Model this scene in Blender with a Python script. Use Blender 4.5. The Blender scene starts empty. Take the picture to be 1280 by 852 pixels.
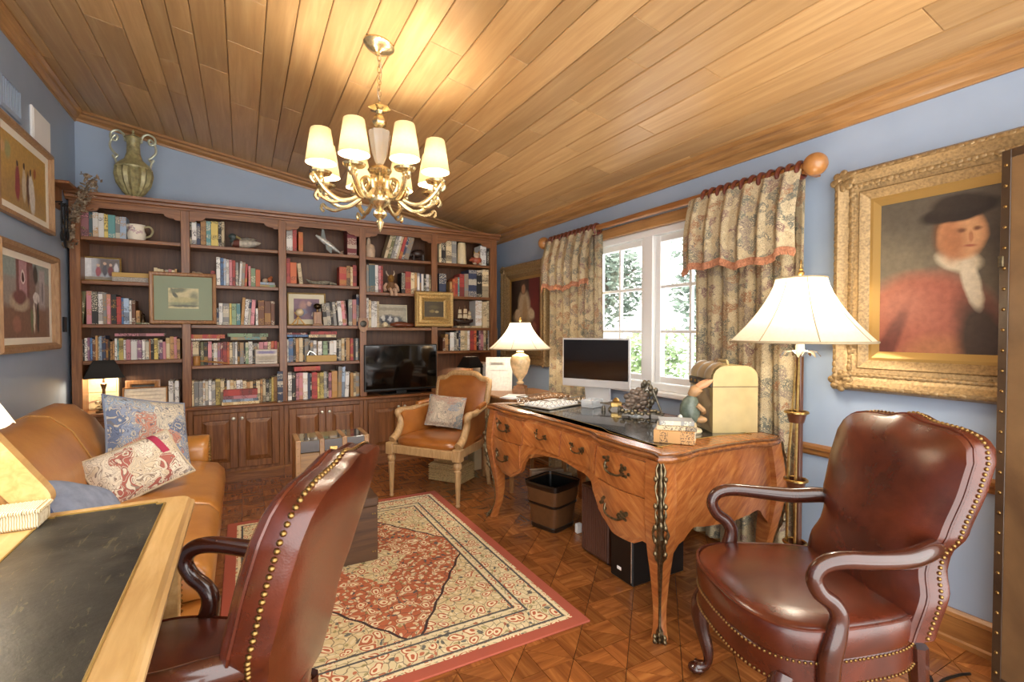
import bpy, bmesh, math, random
from mathutils import Vector, Matrix, Euler
random.seed(7)
SC = bpy.context.scene
COL = SC.collection
# ------------------------------------------------------------------ camera
PXF = 616.0; YAW = math.radians(28.6); PITCH = math.radians(1.2); CAMH = 1.28
cam_data = bpy.data.cameras.new('camera'); cam_data.sensor_width = 36.0
cam_data.lens = PXF / 1280 * 36.0; cam_data.clip_start = 0.02; cam_data.clip_end = 200
cam = bpy.data.objects.new('camera', cam_data); COL.objects.link(cam)
cam.location = (0, 0, CAMH)
cam.rotation_euler = (math.radians(90) - PITCH, 0, -YAW)
SC.camera = cam
# ------------------------------------------------------------------ world, exposure
SC.view_settings.view_transform = 'Standard'; SC.view_settings.look = 'None'
SC.view_settings.exposure = 0.6; SC.view_settings.gamma = 1.0
SC.view_settings.use_curve_mapping = False
SC.cycles.use_denoising = True
SC.cycles.max_bounces = 8; SC.cycles.diffuse_bounces = 5; SC.cycles.transparent_max_bounces = 12
SC.cycles.sample_clamp_indirect = 6.0
W = bpy.data.worlds.new('sky'); SC.world = W; W.use_nodes = True
_bg = W.node_tree.nodes['Background']
_bg.inputs[0].default_value = (1.0, 0.985, 0.96, 1); _bg.inputs[1].default_value = 3.6
LAMP_W = 1.0      # scale of the room's lamps

# ------------------------------------------------------------------ helpers
def srgb(h):
    h = h.lstrip('#'); c = [int(h[i:i+2], 16) / 255 for i in (0, 2, 4)]
    return tuple((x / 12.92 if x <= .04045 else ((x + .055) / 1.055) ** 2.4) for x in c) + (1.0,)
CY, SY = math.cos(YAW), math.sin(YAW)
def ray(u, v):
    a = (u - 640) / PXF; b = (426 - v) / PXF
    fw = math.cos(PITCH) + b * math.sin(PITCH); up = b * math.cos(PITCH) - math.sin(PITCH)
    return Vector((a * CY + fw * SY, -a * SY + fw * CY, up))
def on_y(u, v, Y): d = ray(u, v); return Vector((0, 0, CAMH)) + d * (Y / d.y)
def on_x(u, v, X): d = ray(u, v); return Vector((0, 0, CAMH)) + d * (X / d.x)
def on_z(u, v, Z=0): d = ray(u, v); return Vector((0, 0, CAMH)) + d * ((Z - CAMH) / d.z)

class MB:
    """collects shapes and links them as one mesh object"""
    def __init__(s, M=None): s.v = []; s.f = []; s.m = []; s.M = M; s.cur = 0
    def add(s, vs, fs):
        o = len(s.v); s.v += [Vector(p) if s.M is None else s.M @ Vector(p) for p in vs]
        s.f += [tuple(i + o for i in f) for f in fs]; s.m += [s.cur] * len(fs); return s
    def box(s, x0, x1, y0, y1, z0, z1, b=0.0):
        if b <= 0:
            vs = [(x, y, z) for z in (z0, z1) for y in (y0, y1) for x in (x0, x1)]
            return s.add(vs, [(0,2,3,1),(4,5,7,6),(0,1,5,4),(2,6,7,3),(0,4,6,2),(1,3,7,5)])
        vs = []; ix = {}
        for i, x in enumerate((x0, x1)):
            for j, y in enumerate((y0, y1)):
                for k, z in enumerate((z0, z1)):
                    sx, sy, sz = (1 - 2*i), (1 - 2*j), (1 - 2*k)
                    for a in range(3):
                        ix[i, j, k, a] = len(vs)
                        vs.append((x + (0 if a == 0 else sx*b), y + (0 if a == 1 else sy*b), z + (0 if a == 2 else sz*b)))
        g = lambda *t: ix[t]
        fs = [(g(0,0,0,0),g(0,0,1,0),g(0,1,1,0),g(0,1,0,0)), (g(1,0,0,0),g(1,1,0,0),g(1,1,1,0),g(1,0,1,0)),
              (g(0,0,0,1),g(1,0,0,1),g(1,0,1,1),g(0,0,1,1)), (g(0,1,0,1),g(0,1,1,1),g(1,1,1,1),g(1,1,0,1)),
              (g(0,0,0,2),g(0,1,0,2),g(1,1,0,2),g(1,0,0,2)), (g(0,0,1,2),g(1,0,1,2),g(1,1,1,2),g(0,1,1,2))]
        for j in (0,1):
            for k in (0,1):
                fs.append((g(0,j,k,1),g(1,j,k,1),g(1,j,k,2),g(0,j,k,2)))
        for i in (0,1):
            for k in (0,1): fs.append((g(i,0,k,0),g(i,1,k,0),g(i,1,k,2),g(i,0,k,2)))
            for j in (0,1): fs.append((g(i,j,0,0),g(i,j,1,0),g(i,j,1,1),g(i,j,0,1)))
        for i in (0,1):
            for j in (0,1):
                for k in (0,1): fs.append((g(i,j,k,0),g(i,j,k,1),g(i,j,k,2)))
        return s.add(vs, fs)
    def loft(s, rings, cap0=True, cap1=True, closed=True):
        n = len(rings[0]); vs = [p for r in rings for p in r]; fs = []
        for i in range(len(rings) - 1):
            for j in range(n if closed else n - 1):
                k = (j + 1) % n
                fs.append((i*n + j, i*n + k, (i+1)*n + k, (i+1)*n + j))
        if cap0: fs.append(tuple(range(n))[::-1])
        if cap1: fs.append(tuple((len(rings)-1)*n + j for j in range(n)))
        return s.add(vs, fs)
    def lathe(s, prof, n=20, c=(0,0,0), flute=0, fa=0.0, cap=True):
        rings = []
        for r, z in prof:
            rings.append([(c[0] + r*(1 + fa*math.cos(flute*2*math.pi*j/n) if flute else 1)*math.cos(2*math.pi*j/n),
                           c[1] + r*(1 + fa*math.cos(flute*2*math.pi*j/n) if flute else 1)*math.sin(2*math.pi*j/n), c[2] + z) for j in range(n)])
        return s.loft(rings, cap and prof[0][0] > 1e-4, cap and prof[-1][0] > 1e-4)
    def tube(s, pts, r, n=8, closed=False, flat=1.0, up=None, caps=True):
        pts = [Vector(p) for p in pts]; m = len(pts)
        rr = r if isinstance(r, (list, tuple)) else [r] * m
        rings = []; nx = None
        for i, p in enumerate(pts):
            if closed: t = pts[(i+1) % m] - pts[i-1]
            else: t = pts[min(i+1, m-1)] - pts[max(i-1, 0)]
            if t.length < 1e-9: t = Vector((0,0,1))
            t.normalize()
            if nx is None:
                a = Vector(up) if up else (Vector((0,0,1)) if abs(t.z) < .9 else Vector((1,0,0)))
                nx = (a - t * a.dot(t)).normalized()
            else:
                nx = nx - t * nx.dot(t)
                nx = nx.normalized() if nx.length > 1e-6 else t.orthogonal().normalized()
            ny = t.cross(nx)
            rings.append([p + nx*(rr[i]*math.cos(2*math.pi*j/n)) + ny*(rr[i]*flat*math.sin(2*math.pi*j/n)) for j in range(n)])
        if closed: rings.append(rings[0]); return s.loft(rings, False, False)
        return s.loft(rings, caps, caps)
    def ball(s, c, r, n=10, m=6):
        rx, ry, rz = r if isinstance(r, (list, tuple)) else (r, r, r)
        vs = [(c[0], c[1], c[2] - rz)]
        for i in range(1, m):
            a = math.pi * i / m
            for j in range(n):
                b = 2*math.pi*j/n
                vs.append((c[0] + rx*math.sin(a)*math.cos(b), c[1] + ry*math.sin(a)*math.sin(b), c[2] - rz*math.cos(a)))
        vs.append((c[0], c[1], c[2] + rz)); fs = []
        for j in range(n): fs.append((0, 1 + (j+1) % n, 1 + j))
        for i in range(m - 2):
            for j in range(n):
                k = (j+1) % n; fs.append((1+i*n+j, 1+i*n+k, 1+(i+1)*n+k, 1+(i+1)*n+j))
        o = 1 + (m-2)*n
        for j in range(n): fs.append((o+j, o+(j+1) % n, len(vs)-1))
        return s.add(vs, fs)
    def prism(s, poly, axis, d0, d1):
        """poly in the two other axes (x: (y,z), y: (x,z), z: (x,y)), extruded along axis"""
        def P(a, b, d): return {'x': (d, a, b), 'y': (a, d, b), 'z': (a, b, d)}[axis]
        return s.loft([[P(a, b, d0) for a, b in poly], [P(a, b, d1) for a, b in poly]])
    def grid(s, fn, nu, nv):
        vs = [fn(i/(nu-1), j/(nv-1)) for j in range(nv) for i in range(nu)]
        return s.add(vs, [(j*nu+i, j*nu+i+1, (j+1)*nu+i+1, (j+1)*nu+i) for j in range(nv-1) for i in range(nu-1)])
    def mesh(s, name, mats, smooth=False, angle=40):
        me = bpy.data.meshes.new(name); me.from_pydata([tuple(p) for p in s.v], [], s.f)
        for m in (mats if isinstance(mats, (list, tuple)) else [mats]): me.materials.append(m)
        if len(me.materials) > 1: me.polygons.foreach_set('material_index', s.m)
        bm = bmesh.new(); bm.from_mesh(me); bmesh.ops.recalc_face_normals(bm, faces=bm.faces)
        if smooth:
            ca = math.cos(math.radians(angle))
            for f in bm.faces: f.smooth = True
            for e in bm.edges:
                if len(e.link_faces) == 2 and e.link_faces[0].normal.dot(e.link_faces[1].normal) < ca: e.smooth = False
        bm.to_mesh(me); bm.free(); me.update(); return me
    def build(s, name, mats, parent=None, smooth=False, angle=40, **kw):
        return obj(name, s.mesh(name, mats, smooth, angle), parent, **kw)

def obj(name, me, parent=None, loc=None, rot=None, kind=None, label=None):
    o = bpy.data.objects.new(name, me); COL.objects.link(o)
    if parent is not None: o.parent = parent
    if loc is not None: o.location = loc
    if rot is not None: o.rotation_euler = rot
    if kind: o['kind'] = kind
    if label: o['label'] = label
    return o
def thing(name, label, cat, loc=(0,0,0), rotz=0.0, group=None):
    o = obj(name, None, None, loc, (0, 0, rotz)); o.empty_display_size = .05
    return tag(o, label, cat, group)
def tag(o, label, cat, group=None):
    o['label'] = label; o['category'] = cat
    if group: o['group'] = group
    return o
def struct(o): o['kind'] = 'structure'; return o
def dup(o, parent=None):
    c = o.copy(); COL.objects.link(c); c.parent = parent
    for ch in list(o.children): dup(ch, c)
    return c
def oval(cx, cy, hx, hy, z, n=24, e=2.0):
    out = []
    for j in range(n):
        a = 2*math.pi*j/n; c, s_ = math.cos(a), math.sin(a)
        out.append((cx + hx*math.copysign(abs(c)**(2/e), c), cy + hy*math.copysign(abs(s_)**(2/e), s_), z))
    return out
def smoothpath(pts, k=4):
    """Catmull-Rom through points (tuples of any length)"""
    P = [list(pts[0])] + [list(p) for p in pts] + [list(pts[-1])]; out = []
    for i in range(1, len(P) - 2):
        p0, p1, p2, p3 = P[i-1:i+3]
        for q in range(k):
            t = q / k
            out.append(tuple(.5*((2*b) + (c-a)*t + (2*a-5*b+4*c-d)*t*t + (3*b-a-3*c+d)*t**3) for a, b, c, d in zip(p0, p1, p2, p3)))
    out.append(tuple(P[-2])); return out
def lerp_tab(tab, x):
    if x <= tab[0][0]: return tab[0][1]
    for (a, b), (c, d) in zip(tab, tab[1:]):
        if x <= c:
            t = (x - a) / (c - a); t = t*t*(3 - 2*t); return b + (d - b) * t
    return tab[-1][1]
def rect_frame(mb, w, h, prof):
    """picture frame standing in local XZ, facing -Y, centred; prof = [(inset, y)]"""
    rings = [[(sx*(w/2 - i), y, sz*(h/2 - i)) for sx, sz in ((-1,-1),(1,-1),(1,1),(-1,1))] for i, y in prof]
    return mb.loft(rings, False, False)

# ------------------------------------------------------------------ materials
def nodes(name):
    m = bpy.data.materials.new(name); m.use_nodes = True
    nt = m.node_tree; b = nt.nodes['Principled BSDF']; return m, nt, b
def N(nt, t, **kw):
    n = nt.nodes.new(t)
    for k, v in kw.items():
        if k.startswith('i_'): n.inputs[k[2:].replace('_', ' ')].default_value = v
        else: setattr(n, k, v)
    return n
def ramp(nt, stops, fac=None, interp='LINEAR'):
    r = nt.nodes.new('ShaderNodeValToRGB'); r.color_ramp.interpolation = interp
    e = r.color_ramp.elements
    while len(e) < len(stops): e.new(.5)
    for el, (p, c) in zip(e, stops): el.position = p; el.color = srgb(c) if isinstance(c, str) else c
    if fac is not None: nt.links.new(fac, r.inputs[0])
    return r
def mix(nt, a, b, fac, mode='MIX'):
    n = nt.nodes.new('ShaderNodeMix'); n.data_type = 'RGBA'; n.blend_type = mode; n.clamp_result = True
    for k, s in ((0, fac), (6, a), (7, b)):
        if hasattr(s, 'type') and hasattr(s, 'is_linked'): nt.links.new(s, n.inputs[k])
        elif k == 0: n.inputs[0].default_value = s
        else: n.inputs[k].default_value = srgb(s) if isinstance(s, str) else s
    return n.outputs[2]
def math_(nt, op, a, b=None):
    n = nt.nodes.new('ShaderNodeMath'); n.operation = op
    for k, s in ((0, a), (1, b)):
        if s is None: continue
        if hasattr(s, 'is_linked'): nt.links.new(s, n.inputs[k])
        else: n.inputs[k].default_value = s
    return n.outputs[0]
def bump(nt, b, h, s=.2, d=.01):
    n = nt.nodes.new('ShaderNodeBump'); n.inputs['Strength'].default_value = s; n.inputs['Distance'].default_value = d
    nt.links.new(h, n.inputs['Height']); nt.links.new(n.outputs[0], b.inputs['Normal'])
def coords(nt, scale=(1,1,1), which='Object'):
    t = nt.nodes.new('ShaderNodeTexCoord'); m = nt.nodes.new('ShaderNodeMapping')
    m.inputs['Scale'].default_value = scale; nt.links.new(t.outputs[which], m.inputs['Vector']); return m.outputs[0]
def noise(nt, vec, scale=5, detail=4, rough=.55, dist=0.0):
    n = nt.nodes.new('ShaderNodeTexNoise'); n.inputs['Scale'].default_value = scale; n.inputs['Detail'].default_value = detail
    n.inputs['Roughness'].default_value = rough; n.inputs['Distortion'].default_value = dist
    nt.links.new(vec, n.inputs['Vector']); return n.outputs['Fac']
def jitter(nt, col, amt):
    oi = nt.nodes.new('ShaderNodeObjectInfo'); h = nt.nodes.new('ShaderNodeHueSaturation')
    v = math_(nt, 'MULTIPLY_ADD', oi.outputs['Random'], amt); v.node.inputs[2].default_value = 1 - amt/2
    nt.links.new(v, h.inputs['Value']); nt.links.new(col, h.inputs['Color']); return h.outputs[0]
def plain(name, c, rough=.5, metal=0.0, coat=0.0, spec=.5, var=0.0, scale=30, rel=0.0):
    m, nt, b = nodes(name); b.inputs['Roughness'].default_value = rough; b.inputs['Metallic'].default_value = metal
    b.inputs['Coat Weight'].default_value = coat; b.inputs['Specular IOR Level'].default_value = spec
    col = srgb(c)
    if var or rel:
        f = noise(nt, coords(nt), scale, 4)
        r = ramp(nt, [(.3, tuple(x*(1-var) for x in col[:3]) + (1,)), (.7, tuple(min(1, x*(1+var)) for x in col[:3]) + (1,))], f)
        nt.links.new(r.outputs[0], b.inputs['Base Color'])
        if rel: bump(nt, b, f, rel, .004)
    else: b.inputs['Base Color'].default_value = col
    return m
def wood(name, dark, light, stretch=(1, 1, 14), scale=3.0, rough=.38, coat=.15, jit=.0, mid=None, rel=.05):
    m, nt, b = nodes(name)
    s = tuple(14.0 / x for x in stretch)
    oi = nt.nodes.new('ShaderNodeObjectInfo')
    add = nt.nodes.new('ShaderNodeVectorMath'); add.operation = 'ADD'
    sc = nt.nodes.new('ShaderNodeVectorMath'); sc.operation = 'SCALE'; sc.inputs['Scale'].default_value = 37.0
    cmb = nt.nodes.new('ShaderNodeCombineXYZ')
    for k in range(3): nt.links.new(oi.outputs['Random'], cmb.inputs[k])
    nt.links.new(cmb.outputs[0], sc.inputs[0]); nt.links.new(coords(nt, s), add.inputs[0]); nt.links.new(sc.outputs[0], add.inputs[1])
    f = noise(nt, add.outputs[0], scale, 6, .6, .6)
    st = [(.28, dark), (.72, light)] if not mid else [(.25, dark), (.5, mid), (.75, light)]
    col = ramp(nt, st, f).outputs[0]
    if jit: col = jitter(nt, col, jit)
    nt.links.new(col, b.inputs['Base Color']); b.inputs['Roughness'].default_value = rough; b.inputs['Coat Weight'].default_value = coat
    b.inputs['Coat Roughness'].default_value = .25
    if rel: bump(nt, b, f, rel, .003)
    return m
def leather(name, dark, light, rough=.33, coat=.3, scale=4.0):
    m, nt, b = nodes(name); v = coords(nt)
    f = noise(nt, v, scale, 5, .6, .4); col = ramp(nt, [(.3, dark), (.7, light)], f).outputs[0]
    nt.links.new(col, b.inputs['Base Color']); b.inputs['Roughness'].default_value = rough
    b.inputs['Coat Weight'].default_value = coat; b.inputs['Coat Roughness'].default_value = .22
    vo = N(nt, 'ShaderNodeTexVoronoi', i_Scale=220.0); nt.links.new(v, vo.inputs['Vector'])
    h = math_(nt, 'ADD', math_(nt, 'MULTIPLY', vo.outputs['Distance'], .12), math_(nt, 'MULTIPLY', noise(nt, v, 14, 4), .6))
    bump(nt, b, h, .25, .006); return m
def floral(name, stops, scale=14, ground='#c9bda0', lines='#4a4a58', rel=.1, dist=1.5):
    """woven cloth with leafy sprays: swirling bands, blossoms and thin dark veins"""
    m, nt, b = nodes(name); v = coords(nt)
    nz = N(nt, 'ShaderNodeTexNoise', i_Scale=scale*.5, i_Detail=2.0); nt.links.new(v, nz.inputs['Vector'])
    wp = N(nt, 'ShaderNodeVectorMath', operation='MULTIPLY_ADD'); wp.inputs[1].default_value = (dist*2.2/scale,)*3
    nt.links.new(nz.outputs['Color'], wp.inputs[0]); nt.links.new(v, wp.inputs[2])
    f = noise(nt, wp.outputs[0], scale*.8, 1.0, .5, 1.6)
    fr = math_(nt, 'FRACT', math_(nt, 'MULTIPLY', f, 7.0))
    vo = N(nt, 'ShaderNodeTexVoronoi', i_Scale=scale*.55); nt.links.new(wp.outputs[0], vo.inputs['Vector'])
    sp = N(nt, 'ShaderNodeSeparateColor'); nt.links.new(vo.outputs['Color'], sp.inputs[0])
    cells = ramp(nt, stops, sp.outputs[0], 'CONSTANT').outputs[0]
    col = mix(nt, ground, cells, math_(nt, 'GREATER_THAN', fr, .45))
    ring = math_(nt, 'FRACT', math_(nt, 'MULTIPLY', vo.outputs['Distance'], 5.0))
    bl = mix(nt, cells, ground, math_(nt, 'GREATER_THAN', ring, .6))
    col = mix(nt, col, bl, math_(nt, 'LESS_THAN', vo.outputs['Distance'], .3))
    col = mix(nt, col, lines, math_(nt, 'MULTIPLY', math_(nt, 'LESS_THAN', fr, .13), .75))
    col = mix(nt, col, lines, math_(nt, 'MULTIPLY', math_(nt, 'LESS_THAN', math_(nt, 'ABSOLUTE', math_(nt, 'SUBTRACT', fr, .46)), .05), .7))
    nt.links.new(col, b.inputs['Base Color']); b.inputs['Roughness'].default_value = .85
    b.inputs['Specular IOR Level'].default_value = .2
    bump(nt, b, noise(nt, v, 260, 2), rel, .003); return m
def paint(name, base, shapes, warp=.02, wscale=9, rough=.45, var=.25):
    """flat picture in object XZ: shapes = (kind, cx, cz, rx, rz, rot_deg, colour, softness)"""
    m, nt, b = nodes(name); t = coords(nt)
    nz = N(nt, 'ShaderNodeTexNoise', i_Scale=wscale, i_Detail=3.0); nt.links.new(t, nz.inputs['Vector'])
    ma = N(nt, 'ShaderNodeVectorMath', operation='MULTIPLY_ADD'); ma.inputs[1].default_value = (warp, 0, warp)
    off = N(nt, 'ShaderNodeVectorMath', operation='ADD'); off.inputs[1].default_value = (-warp/2, 0, -warp/2)
    nt.links.new(nz.outputs['Color'], ma.inputs[0]); nt.links.new(t, off.inputs[0]); nt.links.new(off.outputs[0], ma.inputs[2])
    p = ma.outputs[0]
    col = ramp(nt, [(0, base), (1, base)]).outputs[0] if isinstance(base, str) else base(nt, p)
    for kind, cx, cz, rx, rz, rot, c, soft in shapes:
        mp = N(nt, 'ShaderNodeMapping', vector_type='TEXTURE'); mp.inputs['Location'].default_value = (cx, 0, cz)
        mp.inputs['Rotation'].default_value = (0, math.radians(-rot), 0); mp.inputs['Scale'].default_value = (rx, 1, rz)
        nt.links.new(p, mp.inputs['Vector'])
        if kind == 'e':
            ln = N(nt, 'ShaderNodeVectorMath', operation='LENGTH'); nt.links.new(mp.outputs[0], ln.inputs[0]); d = ln.outputs['Value']
        else:
            ab = N(nt, 'ShaderNodeVectorMath', operation='ABSOLUTE'); nt.links.new(mp.outputs[0], ab.inputs[0])
            sx = N(nt, 'ShaderNodeSeparateXYZ'); nt.links.new(ab.outputs[0], sx.inputs[0])
            d = math_(nt, 'MAXIMUM', sx.outputs[0], sx.outputs[2])
        mr = N(nt, 'ShaderNodeMapRange'); mr.inputs['From Min'].default_value = 1 + soft/2; mr.inputs['From Max'].default_value = 1 - soft/2 - .01
        nt.links.new(d, mr.inputs['Value']); col = mix(nt, col, c, mr.outputs[0])
    if var:
        f = noise(nt, t, 40, 5, .6); g = ramp(nt, [(.3, (1-var,)*3 + (1,)), (.7, (1, 1, 1, 1))], f).outputs[0]
        col = mix(nt, col, g, 1.0, 'MULTIPLY')
    nt.links.new(col, b.inputs['Base Color']); b.inputs['Roughness'].default_value = rough; return m
def shade_mat(name, c, trans=.6):
    m = bpy.data.materials.new(name); m.use_nodes = True; nt = m.node_tree
    b = nt.nodes['Principled BSDF']; out = nt.nodes['Material Output']
    tr = N(nt, 'ShaderNodeBsdfTranslucent'); mx = N(nt, 'ShaderNodeMixShader'); mx.inputs[0].default_value = trans
    f = noise(nt, coords(nt), 90, 3); col = ramp(nt, [(.3, tuple(x*.9 for x in srgb(c)[:3]) + (1,)), (.7, srgb(c))], f).outputs[0]
    nt.links.new(col, b.inputs['Base Color']); nt.links.new(col, tr.inputs[0]); b.inputs['Roughness'].default_value = .9
    nt.links.new(b.outputs[0], mx.inputs[1]); nt.links.new(tr.outputs[0], mx.inputs[2]); nt.links.new(mx.outputs[0], out.inputs[0]); return m
def glow(name, c, s):
    m = bpy.data.materials.new(name); m.use_nodes = True; b = m.node_tree.nodes['Principled BSDF']
    b.inputs['Base Color'].default_value = srgb(c); b.inputs['Emission Color'].default_value = srgb(c); b.inputs['Emission Strength'].default_value = s; return m
def bulb_light(parent, loc, watt, r=.02, c=(1.0, .78, .52)):
    l = bpy.data.lights.new('bulb_light', 'POINT'); l.energy = watt * LAMP_W; l.color = c; l.shadow_soft_size = r
    o = bpy.data.objects.new('bulb_light', l); COL.objects.link(o); o.parent = parent; o.location = loc; return o

M = {}
M['cherry'] = wood('cherry_wood', '#62381a', '#a06c3e', (1, 1, 14), 3.2, .4, .2, mid='#80502a')
M['cherry_h'] = wood('cherry_wood_level_grain', '#62381a', '#a06c3e', (14, 1, 1), 3.2, .4, .2, mid='#80502a')
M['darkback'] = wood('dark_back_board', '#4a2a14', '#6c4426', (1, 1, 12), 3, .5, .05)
M['trim'] = wood('honey_trim_wood', '#8e6236', '#c2925a', (1, 14, 1), 3, .35, .25)
M['trim_x'] = wood('honey_trim_wood_cross', '#835830', '#b2824e', (14, 1, 1), 3, .35, .25)
M['base'] = wood('baseboard_wood', '#7c5028', '#ac763f', (1, 14, 1), 3, .35, .25)
M['plank'] = wood('ceiling_plank_wood', '#ae8756', '#cda874', (1, 16, 1), 1.8, .42, .12, jit=.34, mid='#bd9562', rel=.02)
M['white'] = plain('white_gloss_paint', '#f2f2f0', .35)
M['brass'] = plain('aged_brass', '#b99a5e', .3, 1.0, var=.25, scale=60)
M['gold'] = plain('gilt_plaster', '#9a8058', .45, .4, var=.35, scale=90, rel=.5)
M['silver'] = plain('antique_silver', '#cfc7b8', .25, 1.0)
M['black'] = plain('satin_black', '#121110', .35)
M['glassblack'] = plain('gloss_black_screen', '#0a0807', .08, coat=.6)
M['paper'] = plain('paper', '#efe6d2', .8, var=.05)
M['porcelain'] = plain('glazed_china', '#efe9dc', .15, coat=.6)
# ================================================================== the room
XL, XR, YB, YN = -1.15, 2.56, 5.08, -0.45
ZL, ZR = 3.01, 2.345
def ceil_z(x): return ZL + (ZR - ZL) * (x - XL) / (XR - XL)
SLOPE = math.atan2(ZR - ZL, XR - XL)

def wall_paint():
    m, nt, b = nodes('blue_wall_paint'); v = coords(nt)
    f = noise(nt, v, 3, 3); col = ramp(nt, [(.3, '#97a8be'), (.7, '#a0b0c5')], f).outputs[0]
    nt.links.new(col, b.inputs['Base Color']); b.inputs['Roughness'].default_value = .45
    bump(nt, b, noise(nt, v, 140, 3), .06, .003); return m
M['wall'] = wall_paint()
# walls
struct(MB().add([(XL, YN, 0), (XL, YB, 0), (XL, YB, ZL+.1), (XL, YN, ZL+.1), (XL-.1, YN, 0), (XL-.1, YB, 0), (XL-.1, YB, ZL+.1), (XL-.1, YN, ZL+.1)],
    [(0,1,2,3),(4,7,6,5),(0,3,7,4),(1,5,6,2),(3,2,6,7),(0,4,5,1)]).build('wall_left', M['wall']))
struct(MB().prism([(XL-.1, 0), (XR+.12, 0), (XR+.12, ceil_z(XR)+.06), (XL-.1, ceil_z(XL)+.06)], 'y', YB, YB+.1).build('wall_back', M['wall']))
WY0, WY1, WZ0, WZ1 = 1.93, 3.31, .86, 2.0       # window opening
wr = MB(); zt = ceil_z(XR) + .06
YR = .30   # wall cut short behind the screen: added gap brightens the left wall
wr.box(XR, XR+.12, YR, WY0, 0, zt); wr.box(XR, XR+.12, WY1, YB, 0, zt)
wr.box(XR, XR+.12, WY0, WY1, 0, WZ0); wr.box(XR, XR+.12, WY0, WY1, WZ1, zt)
struct(wr.build('wall_right', M['wall']))
# ceiling: a dark backing with planks under it
ceil = struct(MB().prism([(XL-.1, ceil_z(XL-.1)+.022), (XR+.12, ceil_z(XR+.12)+.022), (XR+.12, ceil_z(XR+.12)+.1), (XL-.1, ceil_z(XL-.1)+.1)], 'y', YN, YB+.1)
    .build('ceiling', plain('dark_batten', '#2a1808', .8)))
rng = random.Random(3)
slen = (XR - XL) / math.cos(SLOPE); s = 0.0; row = 0
while s < slen - .02:
    w = min(rng.choice([.105, .13, .13, .155, .175]), slen - s)
    y = YN; first = True
    while y < YB - .01:
        L = rng.uniform(.35, 1.1) if first else rng.choice([.45, .8, 1.1, 1.5, 1.9, 2.3]); first = False
        y2 = min(YB, y + L)
        if YB - y2 < .25: y2 = YB
        mb = MB(); b_ = .004
        hw = w/2 - .0015; hl = (y2 - y)/2 - .001
        mb.loft([[(-hw, -hl, .018), (hw, -hl, .018), (hw, hl, .018), (-hw, hl, .018)], [(-hw, -hl, b_), (hw, -hl, b_), (hw, hl, b_), (-hw, hl, b_)],
                 [(-hw+b_, -hl+b_*.5, 0), (hw-b_, -hl+b_*.5, 0), (hw-b_, hl-b_*.5, 0), (-hw+b_, hl-b_*.5, 0)]])
        o = mb.build('ceiling_plank', M['plank'], ceil)
        xc = XL + (s + w/2) * math.cos(SLOPE)
        o.location = (xc, (y + y2)/2, ceil_z(xc)); o.rotation_euler = (0, -SLOPE, 0)
        y = y2
    s += w; row += 1
# crown mouldings
def crown(name, prof, p0, p1, m):
    mb = MB(); d = (Vector(p1) - Vector(p0)).normalized()
    mb.loft([[Vector(p0) + Vector(q) for q in prof], [Vector(p1) + Vector(q) for q in prof]]); return struct(mb.build(name, m, smooth=True, angle=25))
pr_ = [(0, 0), (-.012, 0), (-.016, .02), (-.03, .035), (-.05, .045), (-.06, .065), (-.085, .075), (-.085, .12), (0, .12)]
zr0 = ceil_z(XR) - .088
crown('trim_1', [(a, 0, b) for a, b in pr_], (XR, YR, zr0), (XR, YB, zr0), M['trim'])
crown('trim_2', [(-a*.8, 0, b*.8) for a, b in pr_], (XL, YN, ceil_z(XL) - .085), (XL, YB, ceil_z(XL) - .085), M['trim'])
crown('trim_3', [(0, a*.8, b*.8) for a, b in pr_], (XL, YB, ceil_z(XL) - .078), (XR, YB, ceil_z(XR) - .078), M['trim_x'])
# baseboard and chair rail on the window wall
bb = [(0, 0), (-.028, 0), (-.028, .02), (-.018, .026), (-.018, .105), (-.024, .112), (-.02, .126), (-.008, .138), (0, .138)]
struct(MB().loft([[(XR+a, YR, b) for a, b in bb], [(XR+a, YB, b) for a, b in bb]]).build('baseboard_right', M['base'], smooth=True, angle=25))
cr = [(0, .645), (-.01, .645), (-.016, .655), (-.014, .668), (-.026, .68), (-.026, .692), (-.014, .7), (0, .703)]
struct(MB().loft([[(XR+a, YR, b) for a, b in cr], [(XR+a, WY0 - .1, b) for a, b in cr]]).build('trim_4', M['base'], smooth=True, angle=25))
struct(MB().box(XL, XL+.016, YN, YB, 0, .13, .004).build('baseboard_left', M['base']))

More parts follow.
